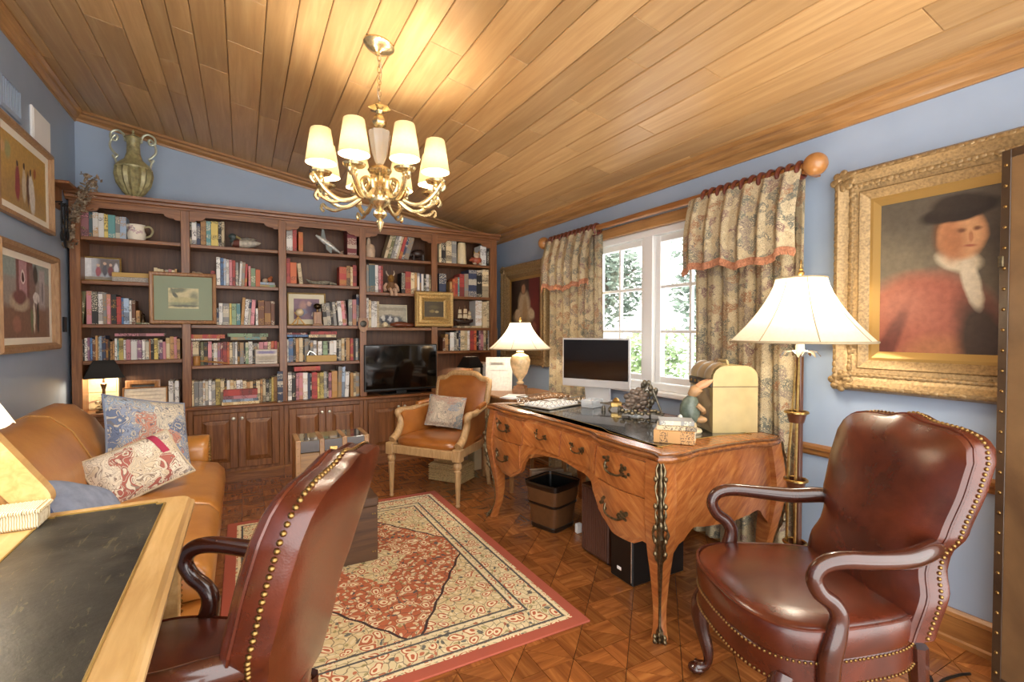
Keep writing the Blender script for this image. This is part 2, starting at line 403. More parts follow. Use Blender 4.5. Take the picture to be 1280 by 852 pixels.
# ------------------------------------------------------------------ parquet floor
fl = struct(MB().box(XL-.1, XR+.12, YN, YB+.1, -.08, -.012).build('floor', plain('floor_bed', '#2a1508', .8)))
def parq(name, stretch): return wood(name, '#65371a', '#a86e38', stretch, 2.6, .27, .35, jit=.5, mid='#875026', rel=.03)
M['parq'] = parq('parquet_oak', (13, 1, 1)); M['parq2'] = parq('parquet_oak_cross', (1, 13, 1))
T = .1425
tri = MB(); g = .0012
tri.loft([[(-T/2+g, -T/2+g, -.012), (T/2-2.4*g, -T/2+g, -.012), (-T/2+g, T/2-2.4*g, -.012)], [(-T/2+g, -T/2+g, 0), (T/2-2.4*g, -T/2+g, 0), (-T/2+g, T/2-2.4*g, 0)]])
tri_me = tri.mesh('parquet_block', M['parq'])
cells = []
for i in range(int((XR - XL)/T) + 1):
    for j in range(48):
        x, y = 2.545 - T*(i + .5), 1.408 + T*(j - 19 + .5)
        if not (XL < x < XR and YN < y < YB): continue
        d = ray(0, 0)
        cx = x*CY - y*SY; cz = x*SY + y*CY
        vis = cz > .2 and abs(cx/cz) < 1.06 and CAMH/cz*PXF < 470
        hid = (-.08 < x < 1.3 and 1.75 < y < 3.65) or (x < -.12) or y > 4.74 or (x > 1.75 and y > 1.9) or y > 4.3 and x > 1.3 or y < .5
        for q in range(2):
            rot = (q*2 + ((i + j) % 2)) * math.pi/2
            cells.append((cz if (vis and not hid) else 1e3 + cz, x, y, rot))
cells.sort()
for cz, x, y, rot in cells[:300]:
    obj('parquet_block', tri_me, fl, (x, y, 0), (0, 0, rot))
rest = MB()
for cz, x, y, rot in cells[300:]:
    rest.M = Matrix.Translation((x, y, 0)) @ Matrix.Rotation(rot, 4, 'Z'); rest.cur = int(round(rot/(math.pi/2))) % 2
    rest.loft([[(-T/2+g, -T/2+g, z), (T/2-2.4*g, -T/2+g, z), (-T/2+g, T/2-2.4*g, z)] for z in (-.012, 0)])
rest.M = None
rest.build('parquet_block', [M['parq'], M['parq2']], fl, kind='stuff')

# ------------------------------------------------------------------ window
win = struct(thing('window_1', 'white double casement window with small panes', 'window')); del win['category']
mb = MB()
for (a, b_, c, d_) in ((WY0-.005, WY1+.005, WZ1-.05, WZ1), (WY0-.005, WY1+.005, WZ0, WZ0+.05)):
    mb.box(XR-.012, XR+.11, a, b_, c, d_, .004)
mb.box(XR-.012, XR+.11, WY0-.005, WY0+.045, WZ0+.05, WZ1-.05, .004); mb.box(XR-.012, XR+.11, WY1-.045, WY1+.005, WZ0+.05, WZ1-.05, .004)
YM = 2.635; mb.box(XR-.018, XR+.11, YM-.045, YM+.045, WZ0+.05, WZ1-.05, .004)
mb.build('window_frame', M['white'], win)
MB().box(XR-.055, XR+.02, WY0-.04, WY1+.04, WZ0-.035, WZ0, .006).build('window_sill', M['white'], win)
def glass():
    m = bpy.data.materials.new('window_glass'); m.use_nodes = True; nt = m.node_tree; out = nt.nodes['Material Output']
    t = N(nt, 'ShaderNodeBsdfTransparent'); g_ = N(nt, 'ShaderNodeBsdfGlossy', i_Roughness=.02); mx = N(nt, 'ShaderNodeMixShader')
    t.inputs[0].default_value = (.97, .98, .98, 1); mx.inputs[0].default_value = .06
    nt.links.new(t.outputs[0], mx.inputs[1]); nt.links.new(g_.outputs[0], mx.inputs[2]); nt.links.new(mx.outputs[0], out.inputs[0]); return m
M['glass'] = glass()
for (a, b_) in ((WY0+.05, YM-.05), (YM+.05, WY1-.05)):
    z0, z1 = WZ0+.055, WZ1-.055; x0, x1 = XR+.01, XR+.05; sw = .045
    sash = MB()
    sash.box(x0, x1, a, a+sw, z0, z1, .004); sash.box(x0, x1, b_-sw, b_, z0, z1, .004)
    sash.box(x0, x1, a+sw, b_-sw, z0, z0+sw, .004); sash.box(x0, x1, a+sw, b_-sw, z1-sw, z1, .004)
    so = sash.build('sash', M['white'], win)
    ym = (a + b_)/2; rows = [z0 + sw + (z1 - z0 - 2*sw)*k/3 for k in range(4)]
    MB().box(x0+.006, x1-.006, ym-.011, ym+.011, z0+sw, z1-sw, .003).build('muntin', M['white'], so)
    for k in (1, 2): MB().box(x0+.005, x1-.005, a+sw, b_-sw, rows[k]-.011, rows[k]+.011, .003).build('muntin', M['white'], so)
    for (p, q) in ((a+sw, ym-.011), (ym+.011, b_-sw)):
        for k in range(3):
            MB().box(x0+.018, x0+.022, p, q, rows[k]+.011, rows[k+1]-.011).build('pane', M['glass'], so)
struct(MB().box(XR-.05, XR, WY0-.03, WY1+.03, WZ1, WZ1+.075, .006).build('trim_5', M['trim']))
# outdoors: pale ground, hedge and trees
gm = plain('pale_drive', '#f2f2ee', .9)
struct(MB().box(XR+.5, 30, -14, 22, -.42, -.4).build('ground', gm))
def leafmat(n, a, b2):
    m, nt, b = nodes(n); f = noise(nt, coords(nt), 2.2, 4); r = ramp(nt, [(.3, a), (.7, b2)], f)
    nt.links.new(r.outputs[0], b.inputs['Base Color']); b.inputs['Roughness'].default_value = .6; return m
M['leaf'] = leafmat('tree_leaves', '#66756a', '#98a898'); M['leaf2'] = leafmat('hedge_leaves', '#5c7a48', '#a3b884')
M['bark'] = plain('bark', '#6a625a', .9, var=.3, scale=12)
def leaves(mb, c, r, n, s, rg):
    for _ in range(n):
        while True:
            p = Vector((rg.uniform(-1, 1), rg.uniform(-1, 1), rg.uniform(-1, 1)))
            if .25 < p.length < 1: break
        q = Vector(c) + Vector((p.x*r[0], p.y*r[1], p.z*r[2]))
        a = Vector((rg.gauss(0, 1), rg.gauss(0, 1), rg.gauss(0, 1))).normalized(); b2 = a.orthogonal().normalized()
        k = s * rg.uniform(.6, 1.3); mb.add([q - a*k, q + b2*k*.45, q + a*k, q - b2*k*.45], [(0, 1, 2, 3)])
def tree(label, x, y, h, clumps, lm, trunk=.1, n=600, s=.09, lean=0.0, cat='tree', name='garden_tree'):
    t = thing(name, label, cat, (x, y, -.4)); rg = random.Random(int(x*100+y*10))
    path = smoothpath([(0, 0, 0), (lean*.2, -lean*.3, h*.3), (lean*.4, -lean*.8, h*.6), (lean*.2, -lean, h*.9)], 3)
    tb = MB().tube(path, [trunk*(1 - .7*i/(len(path)-1)) for i in range(len(path))], 8)
    for k in range(5):
        p = path[5 + k % 4]; a = rg.uniform(0, 6.28); tb.tube([p, (p[0]+.8*math.cos(a), p[1]+.8*math.sin(a), p[2]+.5)], [trunk*.4, trunk*.15], 6)
    tb.build('trunk', M['bark'], t, smooth=True)
    fb = MB()
    for c, r in clumps: leaves(fb, c, r, n, s, rg)
    fb.build('foliage', lm, t, kind='stuff'); return t
tree('spreading grey green tree with a leaning trunk seen through the casement window', 6.4, 9.0, 3.6, [((0, 0, 3.3), (1.5, 1.4, 1.3)), ((.4, -.6, 2.7), (1.0, .8, 1.0)), ((0, 1.0, 2.4), (1.1, 1.0, 1.0))], M['leaf'], .11, 2600, .085, .9)
tree('tall grey green tree with a thin upright trunk seen through the window', 8.4, 6.2, 4.0, [((0, 0, 3.4), (1.5, 1.2, 1.5)), ((-.2, .2, 2.3), (1.1, 1.0, .9)), ((0, -.8, 2.6), (1.1, 1.0, 1.2))], M['leaf'], .08, 2600, .085, -.3)
for k, (x, y) in enumerate([(11.0, 15.2), (12.0, 11.8), (12.6, 8.4), (13.0, 5.0)]):
    tree(['round pale green hedge shrub farthest along the drive', 'pale green hedge shrub behind the leaning tree trunk', 'pale green hedge shrub between the two garden trees', 'pale green hedge shrub behind the tall garden tree'][k], x, y, 1.2,
         [((0, 0, .9), (1.5, 1.5, 1.0)), ((0, .8, .7), (1.2, 1.0, .8))], M['leaf2'], .06, 900, .12, 0, 'shrub', 'hedge_shrub')
# ================================================================== built-in bookcase
BF, BB = 4.78, 5.07            # front and back of the bookcase
POSTS = [(-1.125, -1.062), (-.436, -.374), (.277, .339), (.967, 1.03), (1.678, 1.742), (2.342, 2.42)]
BAYS = [(POSTS[k][1], POSTS[k+1][0]) for k in range(5)]
CT = .655                       # counter height
SH = {1: [1.99, 1.66, 1.33, 1.05], 2: [1.985, 1.66, 1.328, .992], 3: [1.99, 1.70, 1.327, .997], 4: [1.982, 1.65, 1.31], 5: [1.978, 1.638, 1.31, 1.07]}
bc = thing('bookcase', 'tall built-in cherry wood bookcase with five bays and arched tops', 'bookcase', (0, BF, 0))
def bcp(mb): mb.M = Matrix.Translation((0, -BF, 0)); return mb
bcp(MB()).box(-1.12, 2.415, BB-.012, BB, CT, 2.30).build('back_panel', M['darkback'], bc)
for k, (a, b) in enumerate(POSTS):
    mb = bcp(MB()); mb.box(a, b, BF, BF+.022, CT, 2.25, .003)
    if k in (0, 5): mb.box(a + .004, b - .004, BF+.022, BB-.012, CT, 2.25)
    else: mb.box((a+b)/2 - .01, (a+b)/2 + .01, BF+.022, BB-.012, CT, 2.25)
    o = mb.build('stile', M['cherry'], bc)
for k, (a, b) in enumerate(BAYS):
    for z in SH[k+1]:
        ea = .02 if k else 0; eb = .02 if k < 4 else 0
        mb = bcp(MB()).box(a - ea, b + eb, BF+.024, BB-.014, z-.022, z, .002)
        mb.box(a + .0005, b - .0005, BF+.012, BF+.024, z-.028, z, .003); mb.build('shelf', M['cherry_h'], bc)
    # arched rail with stepped corners
    pts = [(a, 2.252), (a, 2.165), (a+.035, 2.165), (a+.045, 2.178), (a+.06, 2.178)]
    pts += [(a+.06+.05*math.sin(t*math.pi/10), 2.178+.03*(1-math.cos(t*math.pi/10))) for t in range(1, 6)]
    pts = pts + [(a + b - x, z) for x, z in pts[::-1]]
    bcp(MB()).prism(pts, 'y', BF+.003, BF+.022).build('arched_rail', M['cherry_h'], bc)
cp = [(BF+.03, 2.25), (BF-.008, 2.25), (BF-.012, 2.262), (BF-.026, 2.268), (BF-.03, 2.285), (BF-.05, 2.292), (BF-.052, 2.312), (BF+.03, 2.312)]
bcp(MB()).prism([(y, z) for y, z in cp], 'x', -1.142, 2.44).build('cornice', M['cherry_h'], bc, smooth=True, angle=25)
bcp(MB()).box(-1.125, 2.42, BF+.03, BB, 2.25, 2.30).build('top_board', M['cherry_h'], bc)

# counter and the five base cabinets
ct = tag(MB().prism([(BF-.035, CT-.03), (BF-.045, CT-.022), (BF-.045, CT-.006), (BF-.038, CT), (BB, CT), (BB, CT-.03)], 'x', -1.14, 2.44).build('countertop', M['cherry_h'], None, smooth=True, angle=25),
    'long cherry wood counter ledge under the bookcase shelves', 'countertop')
pullm = plain('pull_enamel', '#d9d2bd', .2, .4)
cab_lab = ['cherry base cabinet behind the sofa arm, under the black lamp', 'cherry base cabinet with two doors beside the sofa seat', 'cherry base cabinet behind the leather strapped trunk',
           'cherry base cabinet under the television', 'cherry base cabinet in the corner behind the tan armchair']
edges = [-1.13, -.405, .308, .998, 1.71, 2.42]
for k in range(5):
    a, b = edges[k] + .001, edges[k+1] - .001
    t = thing('base_cabinet', cab_lab[k], 'cabinet', ((a+b)/2, BF, 0), 0, 'base cabinets under the bookcase'); h = (b - a)/2
    mb = MB(); mb.box(-h, h, .012, .28, .09, CT-.031); mb.box(-h, h, .02, .28, 0, .09)
    mb.build('body', M['cherry'], t)
    mb = MB(); mb.box(-h, -h+.036, -.006, .012, .09, CT-.031, .002); mb.box(h-.036, h, -.006, .012, .09, CT-.031, .002)
    mb.box(-h+.036, h-.036, -.006, .012, CT-.066, CT-.031, .002); mb.box(-h+.036, h-.036, -.006, .012, .09, .115, .002)
    mb.build('face_frame', M['cherry'], t)
    MB().prism([(.012, 0), (-.016, 0), (-.016, .075), (-.004, .09), (.012, .09)], 'x', -h, h).build('plinth', M['cherry_h'], t)
    for sgn in (-1, 1):
        x0, x1 = (-h+.039, -.0015) if sgn < 0 else (.0015, h-.039); z0, z1 = .118, CT-.069
        fw = .058; mb = MB()
        mb.box(x0, x0+fw, -.02, -.002, z0, z1, .003); mb.box(x1-fw, x1, -.02, -.002, z0, z1, .003)
        mb.box(x0+fw, x1-fw, -.02, -.002, z0, z0+fw, .003); mb.box(x0+fw, x1-fw, -.02, -.002, z1-fw, z1, .003)
        d = mb.build('door', M['cherry'], t)
        i = fw; pz = [(-.004, 0), (-.008, .006), (-.009, .012), (-.019, .034)]
        mb = MB(); rings = [[(x0+i+q, y, z0+i+q), (x1-i-q, y, z0+i+q), (x1-i-q, y, z1-i-q), (x0+i+q, y, z1-i-q)] for y, q in pz]
        mb.loft(rings, False, True); mb.build('raised_panel', M['cherry'], d)
        kx = x1 - .03 if sgn < 0 else x0 + .03
        MB(Matrix.Translation((kx, -.02, z1-.045)) @ Matrix.Rotation(math.pi/2, 4, 'X')).lathe([(.006, -.002), (.006, .01), (.013, .016), (.015, .022), (.011, .029), (0, .031)], 14).build('knob', pullm, d, smooth=True)

# ================================================================== books
def book_cover_mat():
    m, nt, b = nodes('book_cloth'); oi = nt.nodes.new('ShaderNodeObjectInfo'); tc = nt.nodes.new('ShaderNodeTexCoord')
    sp = N(nt, 'ShaderNodeSeparateXYZ'); nt.links.new(tc.outputs['Object'], sp.inputs[0])
    # printed bands and letter-like marks on the spine
    z = sp.outputs[2]; rnd = oi.outputs['Random']
    cm = N(nt, 'ShaderNodeCombineXYZ'); nt.links.new(math_(nt, 'MULTIPLY', sp.outputs[0], 160), cm.inputs[0]); nt.links.new(math_(nt, 'MULTIPLY', z, 130), cm.inputs[1])
    nt.links.new(math_(nt, 'MULTIPLY', rnd, 91), cm.inputs[2])
    wn = noise(nt, cm.outputs[0], 1.0, 2, .6)
    letters = math_(nt, 'GREATER_THAN', wn, .53)
    cz = N(nt, 'ShaderNodeCombineXYZ'); nt.links.new(math_(nt, 'MULTIPLY', z, 16), cz.inputs[0]); nt.links.new(math_(nt, 'MULTIPLY', rnd, 53), cz.inputs[1])
    zone = math_(nt, 'GREATER_THAN', noise(nt, cz.outputs[0], 1.0, 0), .5)
    front = math_(nt, 'LESS_THAN', sp.outputs[1], .0015)
    mask = math_(nt, 'MULTIPLY', math_(nt, 'MULTIPLY', letters, zone), front)
    bri = N(nt, 'ShaderNodeSeparateColor', mode='HSV'); nt.links.new(oi.outputs['Color'], bri.inputs[0])
    ink = mix(nt, '#e9dfc4', '#3a2a2a', math_(nt, 'GREATER_THAN', bri.outputs[2], .35))
    ink = mix(nt, ink, '#b98a3a', math_(nt, 'GREATER_THAN', rnd, .72))
    col = mix(nt, oi.outputs['Color'], ink, math_(nt, 'MULTIPLY', mask, .8))
    cb = N(nt, 'ShaderNodeCombineXYZ'); nt.links.new(math_(nt, 'MULTIPLY', z, 9), cb.inputs[0]); nt.links.new(math_(nt, 'MULTIPLY', rnd, 177), cb.inputs[1])
    band = math_(nt, 'MULTIPLY', math_(nt, 'GREATER_THAN', noise(nt, cb.outputs[0], 1.0, 0), .66), front)
    col = mix(nt, col, ink, math_(nt, 'MULTIPLY', band, .55))
    nt.links.new(col, b.inputs['Base Color']); b.inputs['Roughness'].default_value = .5; return m
M['book'] = book_cover_mat()
CC = {'w': ('white', '#e8e6e0'), 'c': ('cream', '#dccaa2'), 't': ('tan', '#b98d58'), 'b': ('brown', '#6b4128'), 'k': ('black', '#26221f'), 'g': ('grey', '#8b8a86'),
      'r': ('red', '#b0433c'), 'd': ('maroon', '#742a30'), 'p': ('pink', '#cf8b92'), 'o': ('orange', '#c8693c'), 'y': ('yellow', '#d3bd68'), 'l': ('olive', '#6f6e48'),
      'e': ('green', '#8aa380'), 'n': ('teal', '#5a8f92'), 'u': ('blue', '#557aa8'), 'v': ('navy', '#38415c'), 'a': ('pale blue', '#a9bfd6'), 'm': ('purple', '#8b6580'), 'q': ('dark teal', '#47626a')}
BAYN = {1: 'china jug bay', 2: 'duck bay', 3: 'baseball bay', 4: 'television bay', 5: 'ship model bay'}
SHN = ['top shelf', 'second shelf', 'third shelf', 'fourth shelf', 'bottom ledge']
PXM = {1: 200., 2: 170., 3: 146., 4: 127., 5: 110.}
LABELS = {}
def book(w, h, d, colour, loc, lean=0.0, flat=False, name='book', rz=0.0):
    """standing book: width x, depth y (spine at y=0), height z; flat: spine along x, lying"""
    rg = random
    base = srgb(CC[colour][1]); k = rg.uniform(.8, 1.2)
    t = min(.003, w*.2); mb = MB()
    mb.box(0, w, 0, t, 0, h, min(.0015, w*.1)); mb.box(0, t, t, d, 0, h); mb.box(w-t, w, t, d, 0, h)
    o = obj(name, None); o.empty_display_size = .02
    cv = mb.build('cover', M['book'], o); cv.color = tuple(min(1, c*k) for c in base[:3]) + (1,)
    MB().box(t, w-t, t, d-.005, .003, h-.003).build('page_block', M['paper'], o)
    o.location = loc
    if flat: o.rotation_euler = (0, math.pi/2, rz); 
    elif lean: o.rotation_euler = (0, lean, 0)
    return o
ROWS = []
def shelf_row(bay, sh, u0, toks, y=4.822, zoff=0.0):
    """toks: 'c5h36' colour, width px, height px, optional /lean degrees; '_5' is a gap"""
    z = (SH[bay] + [CT])[sh] if sh < len(SH[bay]) else CT
    vref = 426 - (z - CAMH) * 100
    u = u0; made = []; hl = 30
    for tk in toks.split():
        if tk[0] == '_': u += float(tk[1:]); continue
        lean = 0
        if '/' in tk: tk, l_ = tk.split('/'); lean = math.radians(float(l_))
        c = tk[0]; r = tk[1:].split('h'); wpx = float(r[0]); hl = float(r[1]) if len(r) > 1 else hl
        x0 = on_y(u, vref, y).x; x1 = on_y(u + wpx, vref, y).x; u += wpx
        w = (x1 - x0) * math.cos(lean) - .0012; h = hl / PXM[bay] * (1 / math.cos(lean) if lean else 1) + random.uniform(-.003, .003)
        dz = 0.0
        if lean > 0: pass
        if lean < 0: dz = 0.0
        px = x0
        if lean > 0: dz = w*math.sin(lean); px = x0 + dz*math.tan(lean)
        d = min(.215, max(.1, h*.72)) if lean == 0 else .16
        o = book(w, h, min(d, BB - .018 - y - .02), c, (px, y + random.uniform(0, .012), z + zoff + (dz if lean > 0 else 0) + .0004), lean)
        made.append((o, c))
    ROWS.append((bay, sh, made)); return made
LB = {}
def label_books():
    for bay, sh, made in ROWS:
        for i, (o, c) in enumerate(made):
            a = CC[made[i-1][1]][0] if i else None; b = CC[made[i+1][1]][0] if i + 1 < len(made) else None
            s = CC[c][0] + ' book '
            s += f'between {a} and {b} ones' if a and b else (f'beside {b} one, starting its row' if b else (f'beside {a} one, ending its row' if a else 'standing alone'))
            s += f', {SHN[sh]}, {BAYN[bay]}'
            LB.setdefault(s, []).append(o)
            tag(o, s, 'book', f'books on the {SHN[sh]}, {BAYN[bay]}')
def split_labels():
    for s, os_ in LB.items():
        if len(os_) == 2:
            w = [o.children[0].dimensions.x for o in os_]
            if abs(w[0] - w[1]) > .0015:
                for o, q in zip(os_, w): o['label'] = ('wider ' if q == max(w) else 'narrower ') + s
def lying(bay, label, u0, u1, z, th, colour, d=.13, y=4.825, name='book'):
    a = on_y(u0, 400, y).x; b = on_y(u1, 400, y).x
    o = book(th, b - a, d, colour, (a, y, z + th + .0004), flat=True, name=name)
    tag(o, label, 'book', 'books lying flat on the bookcase'); return o
R = shelf_row
R(1, 0, 95, 'r6h32 p11h38 q5h38 w7h38 w7h38 y5h37 n9h36 g6h35 a8h35')
R(1, 1, 193, 'c4h24 c4h23 c4 t2h20 g4h22 p4h23 c4h22 t3h24')
R(1, 2, 96, 'l4h50/5 l4h50/5 _4 p7h50 k8h49 w6h49 g5h48 p5h46 k7h46 r6h43 u3h42 a7h41 w3h38 b5h37 t5h22')
R(1, 3, 93.5, 'c6h37 c4 k2h33 w4h35 m3h36 u3h35 b4h33 t3h38 g2h36 a3h38 v5h38 b3h33 k2h32 t3h30 t3 w3h34 n2h32 y6h34 w3h32 p6h32 w8h31 m6h31 w4 g5h30 r2h32 k4h33 y5h33 k2h30 m4h31 p4h29 c5h34 t5h36 p4h36 t4h33')
R(1, 4, 210.5, 'w6h43 g2h40 w5h43')
R(2, 0, 236.5, 'k4h33 w6h32 v5h30 t7h35 n6h35 y9h35 k4h35 c4h36')
R(2, 1, 264, 'r5h20 _2 w5h40 u4h39 a3h39 w4h38 p4h37 r4h37 g4h34 w3h36/3 g4h35/3 r3h33/3 _2 p3h30 e6h27 o6h26')
R(2, 2, 271, 'v3h24 w5h31 g8h31 y3h31 e6h31 n5h31 t4h40/4 w5h38/4 v3h38/4 p5h37/4 _2 w3h25 b8h37 b8h36 b5h36')
R(2, 3, 237, 'p4h34 c8h34 k2h32 l4h33 k5h33 p5h33 k2h31 w5 m4h32 d3 r5h33 o3 c4h32 g3h32 w3h33 k3 g5h32 k2 e4h32 w5h33 k2h31 g4 k2h30 p6h32 p5 c4 o4h33 r4h33 t4h32')
R(2, 4, 238.5, 'c4h36 g6h35 g5h34 w3h36 g4h35 w4h36 g5h34 y6h37 c5h36 k3h33 w4h35 c5 c3h33 w5h34 w3 c5h32 t4h31 c4 k4h31 c5h32 t3h33 c4h34 k4h34 l3h34 y3h36 t6h37')
R(3, 0, 358.5, 'w8h34 r5h34 _2 o6h26 _55 d12h36')
R(3, 1, 358.5, 'r5h33 o8h28 _3 c5h27/-6 _45 r9h26 t5h28 c3h27 r5h29')
R(3, 2, 405, 'k5h29/-5 g5h31/-5 k3h32/-5 g4h32/-5 k2h31/-5 w5h33/-5 p4h34/-5 d2h34/-5 _1 g5h36 p5h36 v4h44')
R(3, 3, 359, 'w2h30 u6h32 k3 t4h31 c5h32 k2h30 g5h31 k2 g4h28 w4 k2 w5h27 k1 e6 k2 w5 w4h28 k3h29 g3 c4h31 k2 t5h31 r4h31 k3h30 g3h31 k4h30 v4h27')
R(3, 4, 360, 'w5h37 k5h36 p4h35 p5h36 w6h35 v3h35 k2h34 r7h36 y3h34 y5h35 g4h36 k2h34 p4h34 t7h36 g5h42/2 a4h42/2 w5h35/2 _2 t4h33 c3h32 g5h33')
R(4, 0, 480, 'c4h31/16 l4h31/16 g4h31/16 w3h31/16 c3h31/16 r4h31/16 v3h31/16 g6h32/16')
R(4, 1, 458.5, 'g3h33 q8h35 w4h34 p3h33 r3h33')
R(4, 1, 502, 'k5h26 r7h28 c5h27 t3h27 w3h27 v2h26 w3h26 k3h26 w4h26 c3h25')
R(4, 2, 458.5, 'w3h36 c3h34 w4h32 w3h32 c3')
R(5, 0, 549, 'c3h27 k6h28 c7h29 g6h28')
R(5, 0, 609, 'k3h28 c3h28')
R(5, 1, 549, 'v9h25'); R(5, 1, 563, 't3h17 o3h20 r4h22 n2 r6h26 g5h27 v10h32 k7h32 c8h33 c6h33')
R(5, 2, 604, 'c5h31 c6h32')
R(5, 3, 554, 'b3h15 t4h19 k2 w5h21 g3h22 k3h25 v2h24 c5h26 c4h25 w3h26 r5h26 o3h26 k3h24 m2 p4h25 c3 k2h25 g4h26 v3h26 t5h26')
R(5, 4, 601, 'k3h30 w3h29 k3h28 w3h31 k4h36')
bpy.context.view_layer.update(); label_books(); split_labels()
L = lying
L(1, 'pink and white book lying across the row above the black lampshade', 143, 205, SH[1][3] + .186, .022, 'p')
L(2, 'salmon book lying over the row above the wooden gavel', 237, 281, SH[2][3] + .222, .034, 'r')
L(2, 'thin white book lying under the salmon book', 238, 274, SH[2][3] + .207, .0145, 'w')
L(2, 'green book lying over the row above the cream label box', 284, 335, SH[2][3] + .234, .03, 'e')
L(2, 'grey green book lying under the green book, duck bay', 288, 333, SH[2][3] + .2075, .026, 'n')
zz = CT
for lab, th, c, a, b in (('cream book at the bottom of the flat stack, duck bay', .024, 'c', 276, 323), ('blue grey book second from the bottom of the flat stack', .022, 'a', 277, 322),
                         ('pink book under the thick red one in the flat stack', .028, 'p', 278, 320), ('thick red book on top of the flat stack, duck bay', .05, 'r', 278, 321)):
    o = L(2, lab, a, b, zz, th, c, .06, 4.755); zz += th + .0008
L(2, 'pale green book lying flat at the shelf end near the teal book', 323, 345, SH[2][1], .022, 'e', .15); L(2, 'blue grey book lying on the pale green one', 325, 344, SH[2][1] + .0226, .02, 'a', .14)
L(3, 'blue book lying under the red one above the tan box', 358.5, 385, SH[3][3] + .226, .02, 'u'); L(3, 'thin red book lying on the blue one, baseball bay', 358.5, 384, SH[3][3] + .2466, .018, 'd')
L(3, 'cream book lying across pale spines under the pink red one', 386, 420, SH[3][3] + .22, .026, 'c'); L(3, 'pink red book lying on the cream one, baseball bay', 388, 421, SH[3][3] + .2466, .03, 'r')
L(3, 'red book with white lettering lying over the bottom row', 367, 400, CT + .26, .04, 'r')
L(1, 'olive book lying flat behind the green matted picture', 170, 187, SH[1][2], .014, 'l'); L(5, 'cream book lying under the white album, ship model bay', 571, 602, SH[5][2], .022, 'c', .15)
nb = book(.045, .27, .035, 'v', (on_y(347, 490, 4.746).x - .002, 4.748-.01, CT + .0004), name='binder'); tag(nb, 'slim dark blue binder standing against the bookcase post', 'binder')
nb = book(.07, .215, .16, 'w', (on_y(600.5, 320, 4.83).x, 4.83, SH[5][0] + .0004)); tag(nb, 'white and grey book behind the pig figurine', 'book', 'books on the top shelf, ship model bay')
nb = book(.075, .27, .17, 'w', (on_y(594, 390, 4.86).x, 4.85, SH[5][2] + .0232), name='photo_album'); tag(nb, 'white photo album standing beside the ship model', 'album')
# ================================================================== things on and around the bookcase
def shz(bay, k): return (SH[bay] + [CT])[k]
def sx(u, y=4.84, v=400): return on_y(u, v, y).x
floral_box_mat = None
# --- television
t = thing('television', 'flat black television standing on the bookcase counter', 'television', (1.367, 4.79, CT))
MB().box(-.365, .365, -.022, .02, .04, .49, .006).build('bezel', M['black'], t)
MB().box(-.35, .35, -.024, -.0225, .062, .478).build('screen', M['glassblack'], t)
MB().box(-.2, .2, -.03, .12, 0, .012, .004).build('foot', M['black'], t); MB().box(-.05, .05, -.01, .03, .012, .05).build('neck', M['black'], t)
# --- picture helper (stands / hangs facing -Y)
def picture(name, label, cat, loc, w, h, fw, prof, fm, cm_, mat_w=0.0, mm=None, tilt=0.0, rotz=0.0, group=None, glass=True):
    t = thing(name, label, cat, loc, rotz, group); t.rotation_euler = (tilt, 0, rotz)
    fr = rect_frame(MB(), w, h, prof).build('frame', fm, t, smooth=True, angle=30)
    MB().box(-w/2+.004, w/2-.004, .0, .006, -h/2+.004, h/2-.004).build('backing', M['black'], t)
    iw, ih = w - 2*fw, h - 2*fw
    if mat_w:
        rect_frame(MB(), iw+.004, ih+.004, [(0, -.001), (0, -.004), (mat_w, -.004), (mat_w, -.002)]).build('mount', mm, t)
    cw, ch = iw - 2*mat_w, ih - 2*mat_w
    MB().box(-cw/2-.002, cw/2+.002, -.0025, -.001, -ch/2-.002, ch/2+.002).build('picture', cm_, t)
    return t
def flatprof(fw, d=.02, lip=.006): return [(0, 0), (0, -d), (fw*.25, -d-.003), (fw*.75, -d+.002), (fw, -lip), (fw, -.001)]
M['gilt_thin'] = plain('thin_gilt_frame', '#c8a868', .35, .5, var=.15); M['walnut'] = wood('walnut_frame', '#7a5230', '#b07f4e', (1, 1, 8), 6, .4)
M['cream_mount'] = plain('cream_mount_card', '#e6dfc4', .85); M['green_mount'] = plain('sage_mount_card', '#98a48c', .85)
# green matted engraving hung on the bookcase
eng = paint('engraving', '#d9cf9f', [('e', 0, -.045, .1, .025, 0, '#9aa07c', .4), ('e', -.06, .03, .012, .06, 25, '#5e6250', .5), ('e', -.035, .065, .06, .018, 10, '#7d8268', .8),
    ('e', .07, .0, .03, .05, 0, '#8d8f70', .8), ('e', 0, -.012, .09, .022, 0, '#c2bb88', .6), ('e', .01, -.06, .11, .008, 0, '#6d705c', .6)], .02, 30)
picture('framed_engraving', 'framed landscape engraving with wide sage green mount hung on the bookcase', 'picture', (-.42, 4.772, 1.54), .452, .41, .03, flatprof(.03, .02), M['walnut'], eng, .095, M['green_mount'])
for z in (1,): pass
